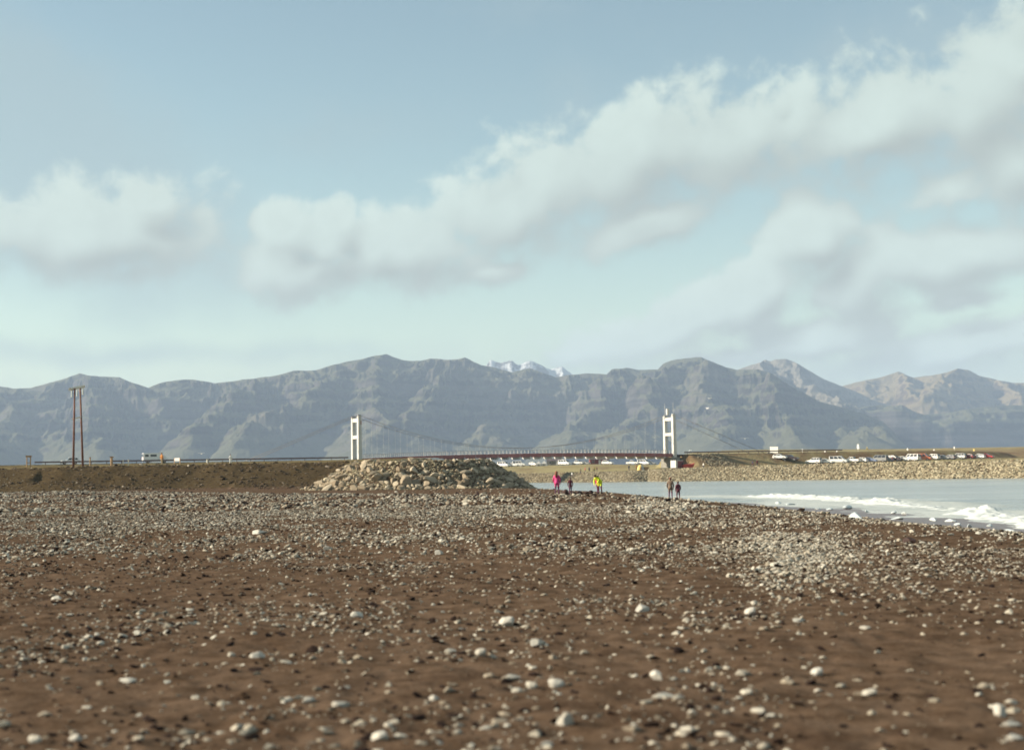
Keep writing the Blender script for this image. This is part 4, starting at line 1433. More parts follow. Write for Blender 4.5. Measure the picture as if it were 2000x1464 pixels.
def make_car(kind, col):
    K = KINDS[kind]
    t = bpy.data.objects.new('car', None)
    hw = K['W'] / 2
    b = MB()
    b.prism(K['body'], -hw, hw)
    n0 = len(b.v)
    top = max(z for _, z in K['cab'])
    zb = min(z for _, z in K['cab'])
    inset = .05 if kind == 'camper' else .16

    def fn(p):
        f = (p[2] - zb) / (top - zb)
        return (p[0], p[1] * (1 - inset * f / hw - .02), p[2])
    b.prism(K['cab'], -hw, hw, fn)
    me_body = b.mesh('body', False, .05)
    me_body.materials.append(PAINT[col])
    parts = [('body', me_body, (0, 0, 0), [])]
    # glass, set just proud of the glasshouse
    cab = K['cab']
    (xr0, z0), (xr1, z1) = cab[0], cab[1]
    (xf1, zf1), (xf0, zf0) = cab[-2], cab[-1]

    def yy_(z):
        return hw * (1 - inset * ((z - zb) / (top - zb)) / hw - .02) + .012
    zlo, zhi = zb + .10 * (top - zb) / .5 * .5 + .04, top - .10
    if kind == 'camper':
        zlo, zhi = 1.75, 2.35
    segs = {'hatchback': [(.08, .46), (.50, .94)], 'suv': [(.05, .30), (.34, .62), (.66, .95)], 'van': [(.06, .34), (.38, .66), (.71, .95)],
            'pickup': [(.08, .5), (.56, .94)], 'camper': [(.08, .28), (.38, .72)]}[kind]

    def xat(f, z):
        a = xr0 + (xr1 - xr0) * (z - zb) / (top - zb)
        c = xf0 + (xf1 - xf0) * (z - zb) / (zf1 - zb) if zf1 > zb else xf0
        if kind == 'camper':
            a, c = -3.4, 1.6
        return a + (c - a) * f
    for sgn in (-1, 1):
        for f0, f1 in segs:
            q = [(xat(f0, zlo), sgn * yy_(zlo), zlo), (xat(f1, zlo), sgn * yy_(zlo), zlo), (xat(f1, zhi), sgn * yy_(zhi), zhi), (xat(f0, zhi), sgn * yy_(zhi), zhi)]
            q2 = [(x, y + sgn * .012, z) for x, y, z in q]
            mb = MB().add(q + q2, [(0, 1, 2, 3), (7, 6, 5, 4), (0, 4, 5, 1), (1, 5, 6, 2), (2, 6, 7, 3), (3, 7, 4, 0)])
            m_ = mb.mesh('side_window')
            m_.materials.append(M_GLASS)
            parts.append(('side_window', m_, (0, 0, 0), []))
    for nm, (xa, za), (xb_, zb_), dx in (('windscreen', (xf0, zf0), (xf1, zf1), .02), ('rear_window', (xr0, z0), (xr1, z1), -.02)):
        if kind == 'camper' and nm == 'windscreen':
            (xa, za), (xb_, zb_) = (2.95, 1.25), (1.9, 2.35)
        fa, fb_ = .14, .86
        pa = (xa + (xb_ - xa) * fa, za + (zb_ - za) * fa)
        pb = (xa + (xb_ - xa) * fb_, za + (zb_ - za) * fb_)
        w1, w2 = yy_(pa[1]) - .12, yy_(pb[1]) - .12
        q = [(pa[0] + dx, -w1, pa[1] + .01), (pa[0] + dx, w1, pa[1] + .01), (pb[0] + dx, w2, pb[1] + .01), (pb[0] + dx, -w2, pb[1] + .01)]
        q2 = [(x - 2 * dx, y, z) for x, y, z in q]
        m_ = MB().add(q + q2, [(0, 1, 2, 3), (7, 6, 5, 4), (0, 4, 5, 1), (1, 5, 6, 2), (2, 6, 7, 3), (3, 7, 4, 0)]).mesh(nm)
        m_.materials.append(M_GLASS)
        parts.append((nm, m_, (0, 0, 0), []))
    ty = MB().tube([(0, -.11, 0), (0, -.09, 0), (0, .09, 0), (0, .11, 0)], [K['wr'] * .88, K['wr'], K['wr'], K['wr'] * .88], 16).mesh('tyre', True)
    ty.materials.append(M_TYRE)
    ri = MB().tube([(0, -.118, 0), (0, .118, 0)], K['wr'] * .6, 12).mesh('rim')
    ri.materials.append(M_RIM)
    for x in K['wx']:
        for sgn in (-1, 1):
            parts.append(('wheel', ty, (x, sgn * (hw - .085), K['wr']), [('rim', ri)]))
    hl = MB().box((0, 0, 0), (.10, .34, .16), top=(.8, .9)).mesh('headlight', False, .02)
    hl.materials.append(M_HEAD)
    tl_ = MB().box((0, 0, 0), (.08, .22, .30)).mesh('tail_light', False, .02)
    tl_.materials.append(M_TAIL)
    xe, xb0 = K['body'][-2][0], K['body'][0][0]
    for sgn in (-1, 1):
        parts.append(('headlight', hl, (xe - .02, sgn * (hw - .3), K['body'][-2][1] + .02), []))
        parts.append(('tail_light', tl_, (xb0 - .01, sgn * (hw - .16), K['body'][1][1] - .2), []))
    return parts


def car(kind, col, loc, rotz, label, group=None, name='parked_car', cat='car', scale=1.0):
    key = (kind, col)
    if key not in CAR_CACHE:
        CAR_CACHE[key] = make_car(kind, col)
    t = thing(name, label, cat, loc, rotz, group)
    t.scale = (scale,) * 3
    for nm, me_, lc, subs in CAR_CACHE[key]:
        o = link(bpy.data.objects.new(nm, me_), t)
        o.location = lc
        for sn, sm in subs:
            link(bpy.data.objects.new(sn, sm), o)
    return t


# camper and car on the road at left
eang = math.atan2(EX[1], EX[0])
q = TOWER_L + EX * (-59.5) - EN * 1.2
car('camper', 'white', (q[0], q[1], DECK_Z - .32), eang, 'white camper van driving along the road left of the bridge', None, 'camper_van', 'camper van')
q = TOWER_L + EX * (-82.5) - EN * 1.2
car('suv', 'white', (q[0], q[1], DECK_Z - .32), eang + math.pi, 'white car on the road behind the twin power pole', None, 'white_car', 'car')

# parked row on the far plain at right
ROW = [(1524, 908, 'hatchback', 'white', 190, 'white car parked leftmost of the long row, nearest the striped board'), (1544, 907, 'suv', 'dark', 200, 'dark car right behind the leftmost white car'),
       (1590, 905, 'suv', 'white', 215, 'white jeep starting the main row of parked cars'), (1613, 905, 'hatchback', 'white', 200, 'low white car second in the main row'),
       (1638, 904, 'van', 'white', 220, 'tall white van third in the main row'), (1664, 902.5, 'pickup', 'white', 195, 'white pickup right of the tall white van'),
       (1682, 902, 'hatchback', 'white', 205, 'small white car between the pickup and the blue car'), (1699, 901, 'hatchback', 'blue', 200, 'blue grey car, the only blue one in the row'),
       (1717, 900, 'van', 'silver', 235, 'silver minibus right of the blue car'), (1733, 900, 'hatchback', 'silver', 200, 'silver car behind the standing visitors'),
       (1748, 899.5, 'suv', 'dark', 230, 'dark car between the silver car and a white car'), (1765, 899, 'hatchback', 'white', 15, 'white car in front of the white van with a sloping nose'),
       (1781, 897, 'van', 'white', 10, 'white van with sloping nose left of the orange van'), (1802, 897.5, 'van', 'orange', 170, 'orange red van, the only orange vehicle in the row'),
       (1821, 897.5, 'suv', 'white', 20, 'white car right of the orange van'), (1842, 896.5, 'hatchback', 'silver', 15, 'silver car in the gap before the dark one'),
       (1854, 896, 'hatchback', 'grey', 30, 'dark grey car beside the lone white car'), (1871, 894.5, 'suv', 'white', 12, 'white car left of the dark red car'),
       (1891, 894.5, 'hatchback', 'darkred', 10, 'dark red low car between two white cars'), (1911, 893.5, 'hatchback', 'white', 8, 'last white car at the right end of the row'),
       (1927, 892.5, 'hatchback', 'red', 15, 'red car at the very right end of the row')]
for (a, b, kd, cl, rot, lab) in ROW:
    Dq = 492 if a < 1700 else 500
    x = ray(a, b)[0] * Dq
    car(kd, cl, (x, Dq, zf(x, Dq)), math.radians((-38 if 90 < rot < 270 else 142) + ((rot * 7) % 23) - 11 + (180 if rot % 2 else 0)), lab, 'cars parked in a row on the far plain', scale=1.15)

# vehicles seen under the deck
UND = [(984, 909, 'van', 'white', 180, 'white van at the left end of the vehicles seen under the deck'), (1003, 908.5, 'hatchback', 'white', 185, 'low white car second from left under the deck'),
       (1014, 908.5, 'van', 'white', 200, 'white van parked beside the light pole under the deck'), (1043, 908, 'hatchback', 'white', 180, 'white car left of the white tents'),
       (1103, 907.5, 'van', 'white', 180, 'white van right of the dark roofed house'), (1128, 906.5, 'pickup', 'white', 190, 'white pickup left of the dark red house'),
       (1143, 907, 'hatchback', 'silver', 185, 'silver car close left of the dark red house'), (1187, 906.5, 'suv', 'white', 185, 'white car in front of the dark red house'),
       (1236, 906.5, 'pickup', 'white', 185, 'white pickup left of the pier under the deck'), (1258, 906, 'van', 'white', 182, 'tall white van nearest the pier under the deck'),
       (1272, 906, 'hatchback', 'silver', 185, 'silver car tucked beside the pier under the deck')]
for (a, b, kd, cl, rot, lab) in UND:
    Dq = 640
    x = ray(a, b)[0] * Dq
    car(kd, cl, (x, Dq, zf(x, Dq)), math.radians(rot + 142), lab, 'vehicles parked beyond the bridge', scale=1.1)

# ------------------------------------------------------------------ sheds, tents, boards
M_DRED = plain('dark_red_timber', (.16, .045, .045), .8, .2, 1)
M_ROOF = plain('dark_roof', (.09, .075, .085), .7, .2, 1)
M_TENT = plain('white_canvas', (.42, .42, .405), .8, .06, 1)
M_YEL = plain('yellow_paint', (.60, .46, .14), .6, .1, 2)
M_REDP = plain('red_paint', (.55, .07, .05), .5, .15, 1)


def house(px, D, w, d, h, roof_h, wall, roof, label, rz, name='house', cat='house'):
    x = PX(px, D)
    t = thing(name, label, cat, (x, D, zf(x, D)), rz)
    MB().box((0, 0, h / 2), (w, d, h)).build('wall', wall, t)
    b = MB()
    b.add([(-w / 2 - .2, -d / 2 - .25, h - .03), (w / 2 + .2, -d / 2 - .25, h - .03), (w / 2 + .2, 0, h + roof_h), (-w / 2 - .2, 0, h + roof_h), (-w / 2 - .2, d / 2 + .25, h - .03), (w / 2 + .2, d / 2 + .25, h - .03)],
          [(0, 1, 2, 3), (3, 2, 5, 4), (0, 3, 4), (1, 5, 2), (0, 4, 5, 1)])
    b.build('roof', roof, t)
    nwin = max(2, int(w / 2.5))
    for i in range(nwin):
        xw_ = -w / 2 + w * (i + .5) / nwin
        if i == nwin // 2:
            MB().box((xw_, -d / 2 - .03, 1.0), (.95, .08, 2.0)).build('door', M_WHITE, t)
        else:
            f = MB().box((xw_, -d / 2 - .03, h * .58), (1.0, .08, .9)).build('window', M_WHITE, t)
            MB().box((xw_, -d / 2 - .08, h * .58), (.84, .05, .74)).build('pane', M_GLASS, f)
    return t


house(1170, 655, 8.5, 5, 2.3, 1.1, M_DRED, M_ROOF, 'dark red timber cabin seen under the bridge deck', .05, 'cabin', 'cabin')
house(1082, 655, 6.0, 4.5, 1.9, 1.0, M_CONC, M_ROOF, 'low house with a dark roof seen under the bridge deck', -.1)


def tent(px, D, w, h, label):
    x = PX(px, D)
    t = thing('tent', label, 'tent', (x, D, zf(x, D)), random.uniform(-.2, .2), 'white peaked tents beyond the bridge')
    MB().add([(-w / 2, -w / 2, 0), (w / 2, -w / 2, 0), (w / 2, w / 2, 0), (-w / 2, w / 2, 0), (-w / 2, -w / 2, h * .45), (w / 2, -w / 2, h * .45), (w / 2, w / 2, h * .45), (-w / 2, w / 2, h * .45), (0, 0, h)],
             [(0, 1, 5, 4), (1, 2, 6, 5), (2, 3, 7, 6), (3, 0, 4, 7), (4, 5, 8), (5, 6, 8), (6, 7, 8), (7, 4, 8), (3, 2, 1, 0)]).build('canvas', M_TENT, t)
    MB().box((0, -w / 2 - .02, h * .2), (w * .35, .04, h * .4)).build('door_flap', M_CONC, t)
    MB().tube([(0, 0, h - .1), (0, 0, h + .25)], .04, 6).build('pole_tip', M_WHITE, t)


tent(1052, 632, 2.3, 2.1, 'white peaked tent, left of the two beside the dark roofed house')
tent(1063, 632, 2.3, 2.2, 'white peaked tent, right of the two beside the dark roofed house')
x = PX(1017, 600)
t = thing('lamp_post', 'thin white pole standing among the vehicles under the deck', 'pole', (x, 600, zf(x, 600)))
MB().tube([(0, 0, 0), (0, 0, 3.4)], .06, 8).build('pole', M_WHITE, t)
MB().box((0, 0, 3.45), (.2, .2, .12)).build('cap', M_WHITE, t)

# container and red boat beside the far pier
Dq = 462.0
x = PX(1322, Dq)
t = thing('shipping_container', 'white box container with dark red end beside the far pier', 'container', (x, Dq, zf(x, Dq)), .75)
MB().box((0, 0, 1.35), (3.6, 2.2, 2.3)).build('box', M_WHITE, t, bevel=.03)
MB().box((1.86, 0, 1.35), (.12, 2.22, 2.32)).build('end_doors', M_DRED, t, bevel=.02)
MB().box((.4, -1.13, 1.3), (2.8, .05, 2.1)).build('side_panel', M_DRED, t)
for sx in (-1.2, 1.2):
    MB().box((sx, 0, .1), (.4, 2.0, .22)).build('skid', M_DRED, t)
x = PX(1343, Dq)
t = thing('inflatable_boat', 'small red boat lying on the bank right of the white container', 'boat', (x, Dq, zf(x, Dq)), .3)
b = MB()
b.add([(-1.6, -.7, .1), (1.0, -.7, .1), (1.9, 0, .3), (1.0, .7, .1), (-1.6, .7, .1), (-1.7, -.95, 1.0), (1.1, -.95, 1.05), (2.4, 0, 1.4), (1.1, .95, 1.05), (-1.7, .95, 1.0), (-.4, 0, 1.25)],
      [(4, 3, 2, 1, 0), (0, 1, 6, 5), (1, 2, 7, 6), (2, 3, 8, 7), (3, 4, 9, 8), (4, 0, 5, 9), (5, 6, 10), (6, 7, 10), (7, 8, 10), (8, 9, 10), (9, 5, 10)])
b.build('hull', M_REDP, t)
MB().tube([(-1.7, -.95, 1.02), (1.1, -.95, 1.07), (2.4, 0, 1.42), (1.1, .95, 1.07), (-1.7, .95, 1.02)], .12, 8).build('rim_tube', M_REDP, t, True)
MB().box((-1.6, 0, 1.35), (.35, .4, .7)).build('outboard_motor', M_TYRE, t, bevel=.05)
# yellow and white dome shelter with a brown crate
Dq = 448
x = PX(1251, Dq)
t = thing('dome_shelter', 'small yellow and white dome shelter at the top of the far bank', 'shelter', (x, Dq, zf(x, Dq)), .2)
b, b2 = MB(), MB()
for half, mb in ((-1, b), (1, b2)):
    vs, fs = [], []
    for i in range(7):
        ph = i / 6 * math.pi / 2
        for j in range(9):
            th = (j / 8) * math.pi + (math.pi / 2 if half < 0 else -math.pi / 2)
            vs.append((1.15 * math.cos(ph) * math.cos(th), 1.0 * math.cos(ph) * math.sin(th), 1.9 * math.sin(ph)))
    for i in range(6):
        for j in range(8):
            fs.append((i * 9 + j, i * 9 + j + 1, (i + 1) * 9 + j + 1, (i + 1) * 9 + j))
    mb.add(vs, fs)
b.build('yellow_shell', M_YEL, t, True)
b2.build('white_shell', M_TENT, t, True)
MB().box((-.2, -1.0, .55), (.6, .12, 1.1), top=(.7, 1)).build('doorway', M_WOOD, t)
x = PX(1262, Dq)
t = thing('crate', 'brown wooden crate right of the yellow and white dome shelter', 'crate', (x, Dq, zf(x, Dq)), .15)
MB().box((0, 0, .5), (1.3, 1.0, .95)).build('box', M_WOOD, t, bevel=.02)
MB().box((0, 0, 1.02), (1.4, 1.1, .1)).build('lid', M_WOOD, t)
for sx in (-.55, .55):
    MB().box((sx, -.52, .5), (.12, .06, .95)).build('batten', M_WOOD, t)

# striped white board by the road at right
Dq = 556.0
c = P(1512, 885, Dq)
t = thing('notice_board', 'large white board of upright panels standing above the parked cars', 'board', (c[0], c[1], zf(c[0], c[1])), -.75)
hb = P(1512, 872, Dq)[2] - zf(c[0], c[1])
for i in range(4):
    MB().box((-1.35 + .9 * i, 0, hb - 1.25), (.82, .12, 2.5)).build('panel', M_WHITE, t, bevel=.01)
for i in range(3):
    MB().box((-1.0 + 1.0 * i, .12, (hb - .1) / 2 - .2), (.14, .12, hb + .4)).build('post', M_PALEW, t)
x = PX(1503, 520)
t = thing('utility_box', 'small white box on the slope below the panelled board', 'box', (x, 520, zf(x, 520)), .2)
MB().box((0, 0, .65), (.85, .7, 1.3)).build('cabinet', M_WHITE, t, bevel=.03)
MB().box((0, 0, 1.34), (.95, .8, .1)).build('lid', M_CONC, t)
# marker signs along the ridge road
for (a, b0, b1, kd, lab) in [(1677, 867, 879, 'big', 'tall white marker sign on the ridge, left of the yellow one'), (1694.5, 872, 886, 'yel', 'yellow sign on a thin post on the ridge'),
                             (1773.5, 875, 881, 'sm', 'white marker on the ridge above the white van'), (1865, 872, 880, 'sm', 'white marker on the ridge above the dark red car'),
                             (1825, 877, 883, 'sm', 'small pale marker on the ridge right of the orange van'), (1568, 877, 884, 'sm', 'small white box on a post left along the ridge'),
                             (1612, 880, 884, 'sm', 'tiny pale marker on the ridge slope above the second car'), (1635, 878, 885, 'sm', 'thin pale marker above the tall white van'),
                             (1903, 878, 884, 'yel2', 'small yellow marker near the right end of the ridge')]:
    Dq = 800
    x = PX(a, Dq)
    z0 = zf(x, Dq)
    hh = max((P(a, b0, Dq)[2] - z0), 1.4)
    t = thing('marker_sign', lab, 'sign', (x, Dq, z0), -.8, 'roadside markers on the ridge')
    MB().tube([(0, 0, -.2), (0, 0, hh * .8)], .09, 6).build('post', M_PALEW, t)
    mm = M_YEL if kd.startswith('yel') else M_WHITE
    w = 1.5 if kd == 'big' else (1.6 if kd == 'yel' else .9)
    hp = min(2.6, hh * .7) if kd == 'big' else (1.6 if kd == 'yel' else 1.1)
    b = MB()
    if kd == 'yel':
        b.add([(-w / 2, -.13, hh - hp), (w / 2, -.13, hh - hp), (0, -.13, hh), (-w / 2, -.07, hh - hp), (w / 2, -.07, hh - hp), (0, -.07, hh)],
              [(0, 1, 2), (5, 4, 3), (0, 3, 4, 1), (1, 4, 5, 2), (2, 5, 3, 0)])
    else:
        b.box((0, -.1, hh - hp / 2), (w, .06, hp), top=(.7, 1))
    b.build('plate', mm, t)


# left bank posts and board
def post(px, y0, y1, D, r, m, label, group=None, cap=True):
    a, c = P(px, y1, D), P(px, y0, D)
    z0 = zl(a[0], a[1])
    t = thing('marker_post', label, 'post', (a[0], a[1], z0), 0, group)
    MB().tube([(0, 0, -.3), (0, 0, max(c[2] - z0, .6))], [r * 1.1, r], 8).build('stake', m, t)
    MB().box((0, 0, max(c[2] - z0, .6)), (r * 2.6, r * 2.6, r)).build('cap', m, t)


post(176, 893, 907, 225, .10, M_WOOD, 'slim wooden post right of the twin power pole', 'posts along the left bank')
post(218, 892, 907, 222, .18, M_WOOD, 'thick wooden post midway between the power pole and the camper', 'posts along the left bank')
post(240.5, 898, 907, 222, .07, M_PALEW, 'left one of two thin white posts near the camper', 'posts along the left bank')
post(250.8, 897, 907, 222, .07, M_PALEW, 'right one of two thin white posts near the camper', 'posts along the left bank')
post(405, 896, 906, 330, .2, M_PALEW, 'short pale post on the road side midway to the bridge', 'posts along the left bank')
a = P(56, 907, 222)
z0 = zl(a[0], a[1])
hh = P(56, 889, 222)[2] - z0
t = thing('wooden_gate', 'small wooden gate frame at the far left of the bank', 'gate', (a[0], a[1], z0))
for sx in (-.28, .28):
    MB().tube([(sx, 0, -.3), (sx, 0, hh - .2)], .09, 8).build('post', M_WOOD, t)
MB().box((0, 0, hh - .15), (.85, .2, .28)).build('lintel', M_WOOD, t)
MB().box((0, 0, hh * .45), (.5, .08, .12)).build('rail', M_WOOD, t)
Dq = 300
a = P(346, 906, Dq)
z0 = zl(a[0], a[1])
hh = P(346, 894, Dq)[2] - z0
t = thing('information_board', 'low white board on two posts right of the camper', 'board', (a[0], a[1], z0), -.6)
MB().box((0, 0, hh - .3), (1.5, .08, .62)).build('panel', M_WHITE, t, bevel=.01)
for sx in (-.8, .8):
    MB().box((sx, .02, hh / 2 - .15), (.12, .12, hh + .3)).build('post', M_WOOD, t)

# ------------------------------------------------------------------ people
M_SKIN = plain('skin', (.50, .30, .22), .6, .08, 8)
CLOTH = {k_: plain('cloth_' + k_, c, .9, .18, 6) for k_, c in dict(pink=(.52, .05, .19), black=(.035, .022, .03), maroon=(.10, .015, .03), plum=(.12, .05, .10), red=(.55, .06, .08),
         lime=(.55, .66, .03), tan=(.16, .11, .08), grey=(.17, .13, .15), white=(.75, .74, .70), orange=(.45, .19, .05), navy=(.05, .05, .09), khaki=(.26, .21, .13), yellow=(.70, .55, .15)).items()}
HAIR = {k_: plain('hair_' + k_, c, .8, .2, 20) for k_, c in dict(dark=(.035, .015, .014), auburn=(.16, .05, .025), fair=(.40, .26, .14)).items()}


def person(loc, h, rz, label, top, legs, hair='dark', pose='stand', long_hair=False, coat=False, group=None, shoes='black', hat=None):
    t = thing('person', label, 'person', loc, rz, group)
    s = h / 1.75
    bend = {'stand': 0.0, 'lean': .12, 'bend': .95}[pose]
    J, E, R = {}, [], {}

    def j(n, p, r):
        J[n] = np.array(p, float)
        R[n] = r

    def spine(d, lat=0.0, fwd=0.0):        # point at height d above the hip along the bent spine (front is -y)
        return np.array((lat, -math.sin(bend) * d - math.cos(bend) * fwd, .93 + math.cos(bend) * d - math.sin(bend) * fwd))
    fat = 1.22 if coat else 1.05
    j('pelvis', (0, 0, .93), .145 * fat)
    j('waist', spine(.18), .135 * fat)
    j('chest', spine(.40), .165 * fat)
    j('neck', spine(.56), .065)
    j('skull', spine(.64, 0, .01), .085)
    j('face', spine(.71, 0, .015), .100)
    j('crown', spine(.79), .078)
    E += [('pelvis', 'waist'), ('waist', 'chest'), ('chest', 'neck'), ('neck', 'skull'), ('skull', 'face'), ('face', 'crown')]
    stance = random.uniform(.09, .15)
    for sd, sx in (('l', -1), ('r', 1)):
        st = random.uniform(-.07, .07)
        j('hip' + sd, (sx * .09, 0, .86), .105 * (1.1 if coat else 1))
        j('knee' + sd, (sx * (stance * .9), st - .03, .49), .068)
        j('ankle' + sd, (sx * stance, st + .02, .10), .048)
        j('toe' + sd, (sx * (stance + .02), st - .15, .045), .042)
        E += [('pelvis', 'hip' + sd), ('hip' + sd, 'knee' + sd), ('knee' + sd, 'ankle' + sd), ('ankle' + sd, 'toe' + sd)]
        j('shoulder' + sd, spine(.48, sx * .185), .072 * fat)
        if pose == 'bend':
            e_, w_ = spine(.40, sx * .22, .26), spine(.36, sx * .12, .50)
        else:
            e_, w_ = spine(.20, sx * .27, -.02), spine(-.04, sx * (.22), .10)
        j('elbow' + sd, e_, .055 * fat)
        j('wrist' + sd, w_, .040)
        dirn = (w_ - e_) / np.linalg.norm(w_ - e_)
        j('hand' + sd, w_ + dirn * .09, .036)
        j('finger' + sd, w_ + dirn * .17, .018)
        j('thumb' + sd, w_ + dirn * .09 + np.array((-sx * .045, -.02, 0)), .014)
        E += [('chest', 'shoulder' + sd), ('shoulder' + sd, 'elbow' + sd), ('elbow' + sd, 'wrist' + sd), ('wrist' + sd, 'hand' + sd), ('hand' + sd, 'finger' + sd), ('hand' + sd, 'thumb' + sd)]
    names = list(J)
    me = bpy.data.meshes.new('skeleton')
    me.from_pydata([tuple(J[n] * s) for n in names], [(names.index(a), names.index(b)) for a, b in E], [])
    tmp = bpy.data.objects.new('tmp_person', me)
    COL.objects.link(tmp)
    md = tmp.modifiers.new('skin', 'SKIN')
    md.use_smooth_shade = True
    for i, n in enumerate(names):
        me.skin_vertices[0].data[i].radius = (R[n] * s, R[n] * s * (.78 if n in ('pelvis', 'waist', 'chest') else 1))
        me.skin_vertices[0].data[i].use_root = (n == 'pelvis')
    sb = tmp.modifiers.new('sub', 'SUBSURF')
    sb.levels = sb.render_levels = 1
    dg = bpy.context.evaluated_depsgraph_get()
    body = bpy.data.meshes.new_from_object(tmp.evaluated_get(dg))
    bpy.data.objects.remove(tmp)
    body.name = 'body'
    body.materials.clear()
    for m_ in (M_SKIN, CLOTH[top], CLOTH[legs], CLOTH[shoes]):
        body.materials.append(m_)
    reg = {}
    for a, b in E:
        key = a[:-1] if a[-1] in 'lr' and a[:-1] in ('hip', 'knee', 'ankle', 'shoulder', 'elbow', 'wrist', 'hand') else a
        reg[(a, b)] = {'hip': 2, 'knee': 2, 'ankle': 3, 'shoulder': 1, 'elbow': 1, 'wrist': 0, 'hand': 0, 'waist': 1, 'chest': 1, 'neck': 0, 'skull': 0, 'face': 0}.get(key, 1 if b == 'waist' else 2)
    seg = [(J[a] * s, J[b] * s, reg[(a, b)], R[a]) for a, b in E]
    for p in body.polygons:
        c = np.array(p.center[:])
        best, bi = 1e9, 0
        for a, b, rg, r0 in seg:
            q = np.clip(np.dot(c - a, b - a) / (np.dot(b - a, b - a) + 1e-9), 0, 1)
            d = np.linalg.norm(a + q * (b - a) - c) / r0
            if d < best:
                best, bi = d, rg
        if coat and bi == 2 and c[2] > .62 * s:
            bi = 1
        if bi == 2 and c[2] > .90 * s:
            bi = 1
        p.material_index = bi
    mobj('body', body, None, t)
    # hair cap
    f = J['face'] * s
    up = (J['crown'] - J['skull'])
    up = up / np.linalg.norm(up)
    b = MB()
    vs, fs = [], []
    for i in range(6):
        ph = math.pi / 2 - i / 5 * 1.75
        for q in range(12):
            th = q / 12 * 2 * math.pi
            lift = .35 if math.sin(th) < -.3 else 0          # the brow stays free
            pp_ = max(ph, -.25 + lift * 1.6)
            vs.append(np.array((.108 * math.cos(pp_) * math.cos(th), .118 * math.cos(pp_) * math.sin(th) + .012, .125 * math.sin(pp_) + .03)) * s)
    rot = Vector((0, 0, 1)).rotation_difference(Vector(up)).to_matrix()
    vs = [np.array(rot @ Vector(v)) + f for v in vs]
    for i in range(5):
        for q in range(12):
            fs.append((i * 12 + q, i * 12 + (q + 1) % 12, (i + 1) * 12 + (q + 1) % 12, (i + 1) * 12 + q))
    b.add(vs, fs)
    if long_hair:
        bk = np.array((0, .10, 0)) * s
        b.tube([f + bk + np.array((0, 0, .08)) * s, f + bk * 1.15 + np.array((0, 0, -.1)) * s, f + bk * 1.4 + np.array((0, 0, -.34)) * s], [.10 * s, .115 * s, .05 * s], 10)
    b.build('hat' if hat else 'hair', CLOTH[hat] if hat else HAIR[hair], t, True)
    nose = np.array((0, -.105, .0)) * s
    nose = np.array(rot @ Vector(nose)) + f
    MB().box(nose, (.03 * s, .035 * s, .045 * s), top=(.5, .4)).build('nose', M_SKIN, t)
    if pose != 'stand' or coat:
        a_, b_ = J['waist'] * s, J['pelvis'] * s
        MB().tube([a_, b_, b_ + np.array((0, 0, -.12 if coat else -.02)) * s], [.165 * s, .185 * s, .19 * s], 12).build('jacket_hem', CLOTH[top], t, True)
    return t


def ground_at(px, py, D):
    x = ray(px, py)[0] * D
    return x, D, zl(x, D)


BP = 'walkers on the near shore'
person(ground_at(1088, 969, 107), 1.68, math.radians(160), 'person in a bright pink jacket with long dark hair standing near the water', 'pink', 'plum', 'auburn', long_hair=True, coat=True, group=BP)
person(ground_at(1114.5, 969, 107.5), 1.20, math.radians(185), 'child in a dark maroon top standing right of the pink jacket', 'maroon', 'plum', 'dark', group=BP)
person(ground_at(1168, 970, 108.5), 1.28, math.radians(140), 'child in a red top half hidden behind the lime jacket', 'red', 'plum', 'dark', long_hair=True, group=BP)
person(ground_at(1172.5, 971, 107), 1.62, math.radians(-40), 'person in a lime yellow jacket bending down by the water', 'lime', 'maroon', 'dark', pose='bend', coat=True, group=BP)
person(ground_at(1310, 974, 113), 1.62, math.radians(165), 'taller person in a tan brown jacket of the standing pair at right', 'tan', 'plum', 'auburn', coat=True, group=BP)
person(ground_at(1325, 975, 112), 1.36, math.radians(200), 'shorter person in dark maroon shorts of the standing pair at right', 'maroon', 'maroon', 'dark', coat=True, group=BP)
a = P(316, 909, 205)
person((a[0], a[1], zl(a[0], a[1])), 1.72, math.radians(150), 'person in orange brown clothes standing on the bank in front of the camper', 'orange', 'khaki', 'auburn')
a = P(450.5, 907, 260)
person((a[0], a[1], zl(a[0], a[1])), 1.72, math.radians(190), 'person all in white standing on the left bank short of the bridge', 'white', 'white', 'dark')
FARP = [(1067, 921, 'navy', 'navy', 'lone dark dressed visitor furthest left on the far bank'), (1117, 921, 'white', 'grey', 'visitor in a pale top on the far bank, sitting nearest the water'),
        (1134, 922, 'khaki', 'navy', 'brown dressed visitor second from left on the far bank'), (1143, 921, 'red', 'navy', 'visitor in a reddish top on the far bank'),
        (1151, 921, 'navy', 'navy', 'dark dressed visitor left of the close group of three'), (1158.5, 920, 'khaki', 'khaki', 'tallest visitor of the close group of three on the far bank'),
        (1161.5, 921, 'yellow', 'navy', 'visitor in a yellow top in the close group of three'), (1166, 922, 'maroon', 'grey', 'visitor at the right of the close group of three'),
        (1228.5, 918, 'navy', 'navy', 'lone dark visitor left of the dome shelter'), (1243.5, 920, 'orange', 'maroon', 'visitor in orange right beside the dome shelter'),
        (979, 921, 'maroon', 'orange', 'visitor in maroon seen just beyond the rock mound'),
        (1374, 909, 'white', 'navy', 'visitor in a white top on the bank right of the red boat'), (1470, 906.5, 'navy', 'maroon', 'dark dressed visitor, left of two below the board'),
        (1479, 906.5, 'maroon', 'navy', 'maroon dressed visitor, right of two below the board'), (1743, 899, 'maroon', 'navy', 'visitor standing by the silver car in the parked row')]
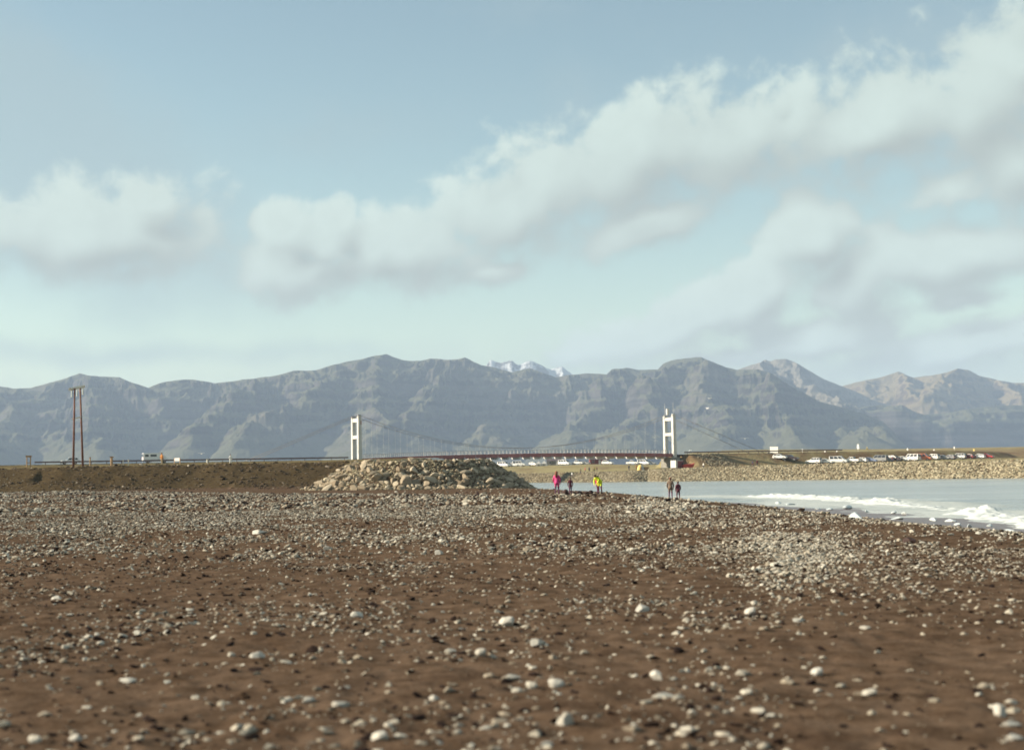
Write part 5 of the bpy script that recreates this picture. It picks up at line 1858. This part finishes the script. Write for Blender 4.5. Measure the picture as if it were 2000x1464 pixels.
for (a, b, c1_, c2_, lab) in FARP:
    Dq = 455 if a < 1300 else (430 if a < 1500 else 488)
    if a > 1300 and a < 1400:
        Dq = 440
    x = ray(a, b)[0] * Dq
    person((x, Dq, zf(x, Dq)), random.uniform(1.55, 1.78), random.uniform(0, 6), lab, c1_, c2_, random.choice(['dark', 'auburn', 'fair']), group='visitors on the far bank')

# ------------------------------------------------------------------ gulls
M_GULL = plain('white_feathers', (.85, .85, .84), .7, .05, 10)
M_WING = plain('grey_wing', (.62, .63, .65), .7, .1, 10)


def gull(px, py, D, span, rz, label):
    c = P(px, py, D)
    t = thing('gull', label, 'bird', c, rz, 'gulls in the air over the river')
    MB().tube([(-.30, 0, 0), (-.16, 0, .01), (.05, 0, .02), (.2, 0, .03), (.28, 0, .05), (.36, 0, .04)], [.02, .06, .085, .06, .045, .012], 8).build('body', M_GULL, t, True)
    for sgn in (-1, 1):
        w = span / 2
        q = [(.14, sgn * .05, .04), (.16, sgn * w * .45, .20), (.02, sgn * w, .12), (-.03, sgn * w * .9, .12), (-.04, sgn * w * .45, .19), (-.08, sgn * .05, .03)]
        q2 = [(x, y, z - .012) for x, y, z in q]
        MB().add(q + q2, [(0, 1, 4, 5), (1, 2, 3, 4), (11, 10, 7, 6), (10, 9, 8, 7)] + [(i, (i + 1) % 6, 6 + (i + 1) % 6, 6 + i) for i in range(6)]).build('wing', M_WING, t)
    MB().add([(-.28, 0, .01), (-.46, -.08, .0), (-.46, .08, .0), (-.28, 0, -.01)], [(0, 1, 2), (3, 2, 1), (0, 2, 3), (0, 3, 1)]).build('tail', M_GULL, t)


gull(1386, 778.5, 260, 1.3, .6, 'higher of two white gulls flying close together above the far pylon')
gull(1382, 797.5, 260, 1.3, 2.4, 'lower of two white gulls flying close together above the far pylon')
gull(1455.5, 856.5, 240, 1.3, 1.2, 'white gull gliding above the far road right of the pylon')
gull(1348, 880, 300, 1.2, 0.2, 'white gull low over the far guard rail')
gull(393.5, 886, 230, 1.2, 2.0, 'white gull low over the left bank beyond the camper')

# ------------------------------------------------------------------ the air
m = bpy.data.materials.new('thin_haze')
m.use_nodes = True
nt = m.node_tree
nt.nodes.clear()
ov = nt.nodes.new('ShaderNodeOutputMaterial')
pvn = nt.nodes.new('ShaderNodeVolumePrincipled')
pvn.inputs['Color'].default_value = (.54, .71, 1.0, 1)
pvn.inputs['Density'].default_value = 7.4e-5
pvn.inputs['Anisotropy'].default_value = 0.0
nt.links.new(pvn.outputs[0], ov.inputs['Volume'])
hz = MB().box((0, 6400, 393), (15000, 13400, 792)).build('haze', m)
tag(hz, 'thin blue haze in the air before the mountains', 'haze', kind='stuff')
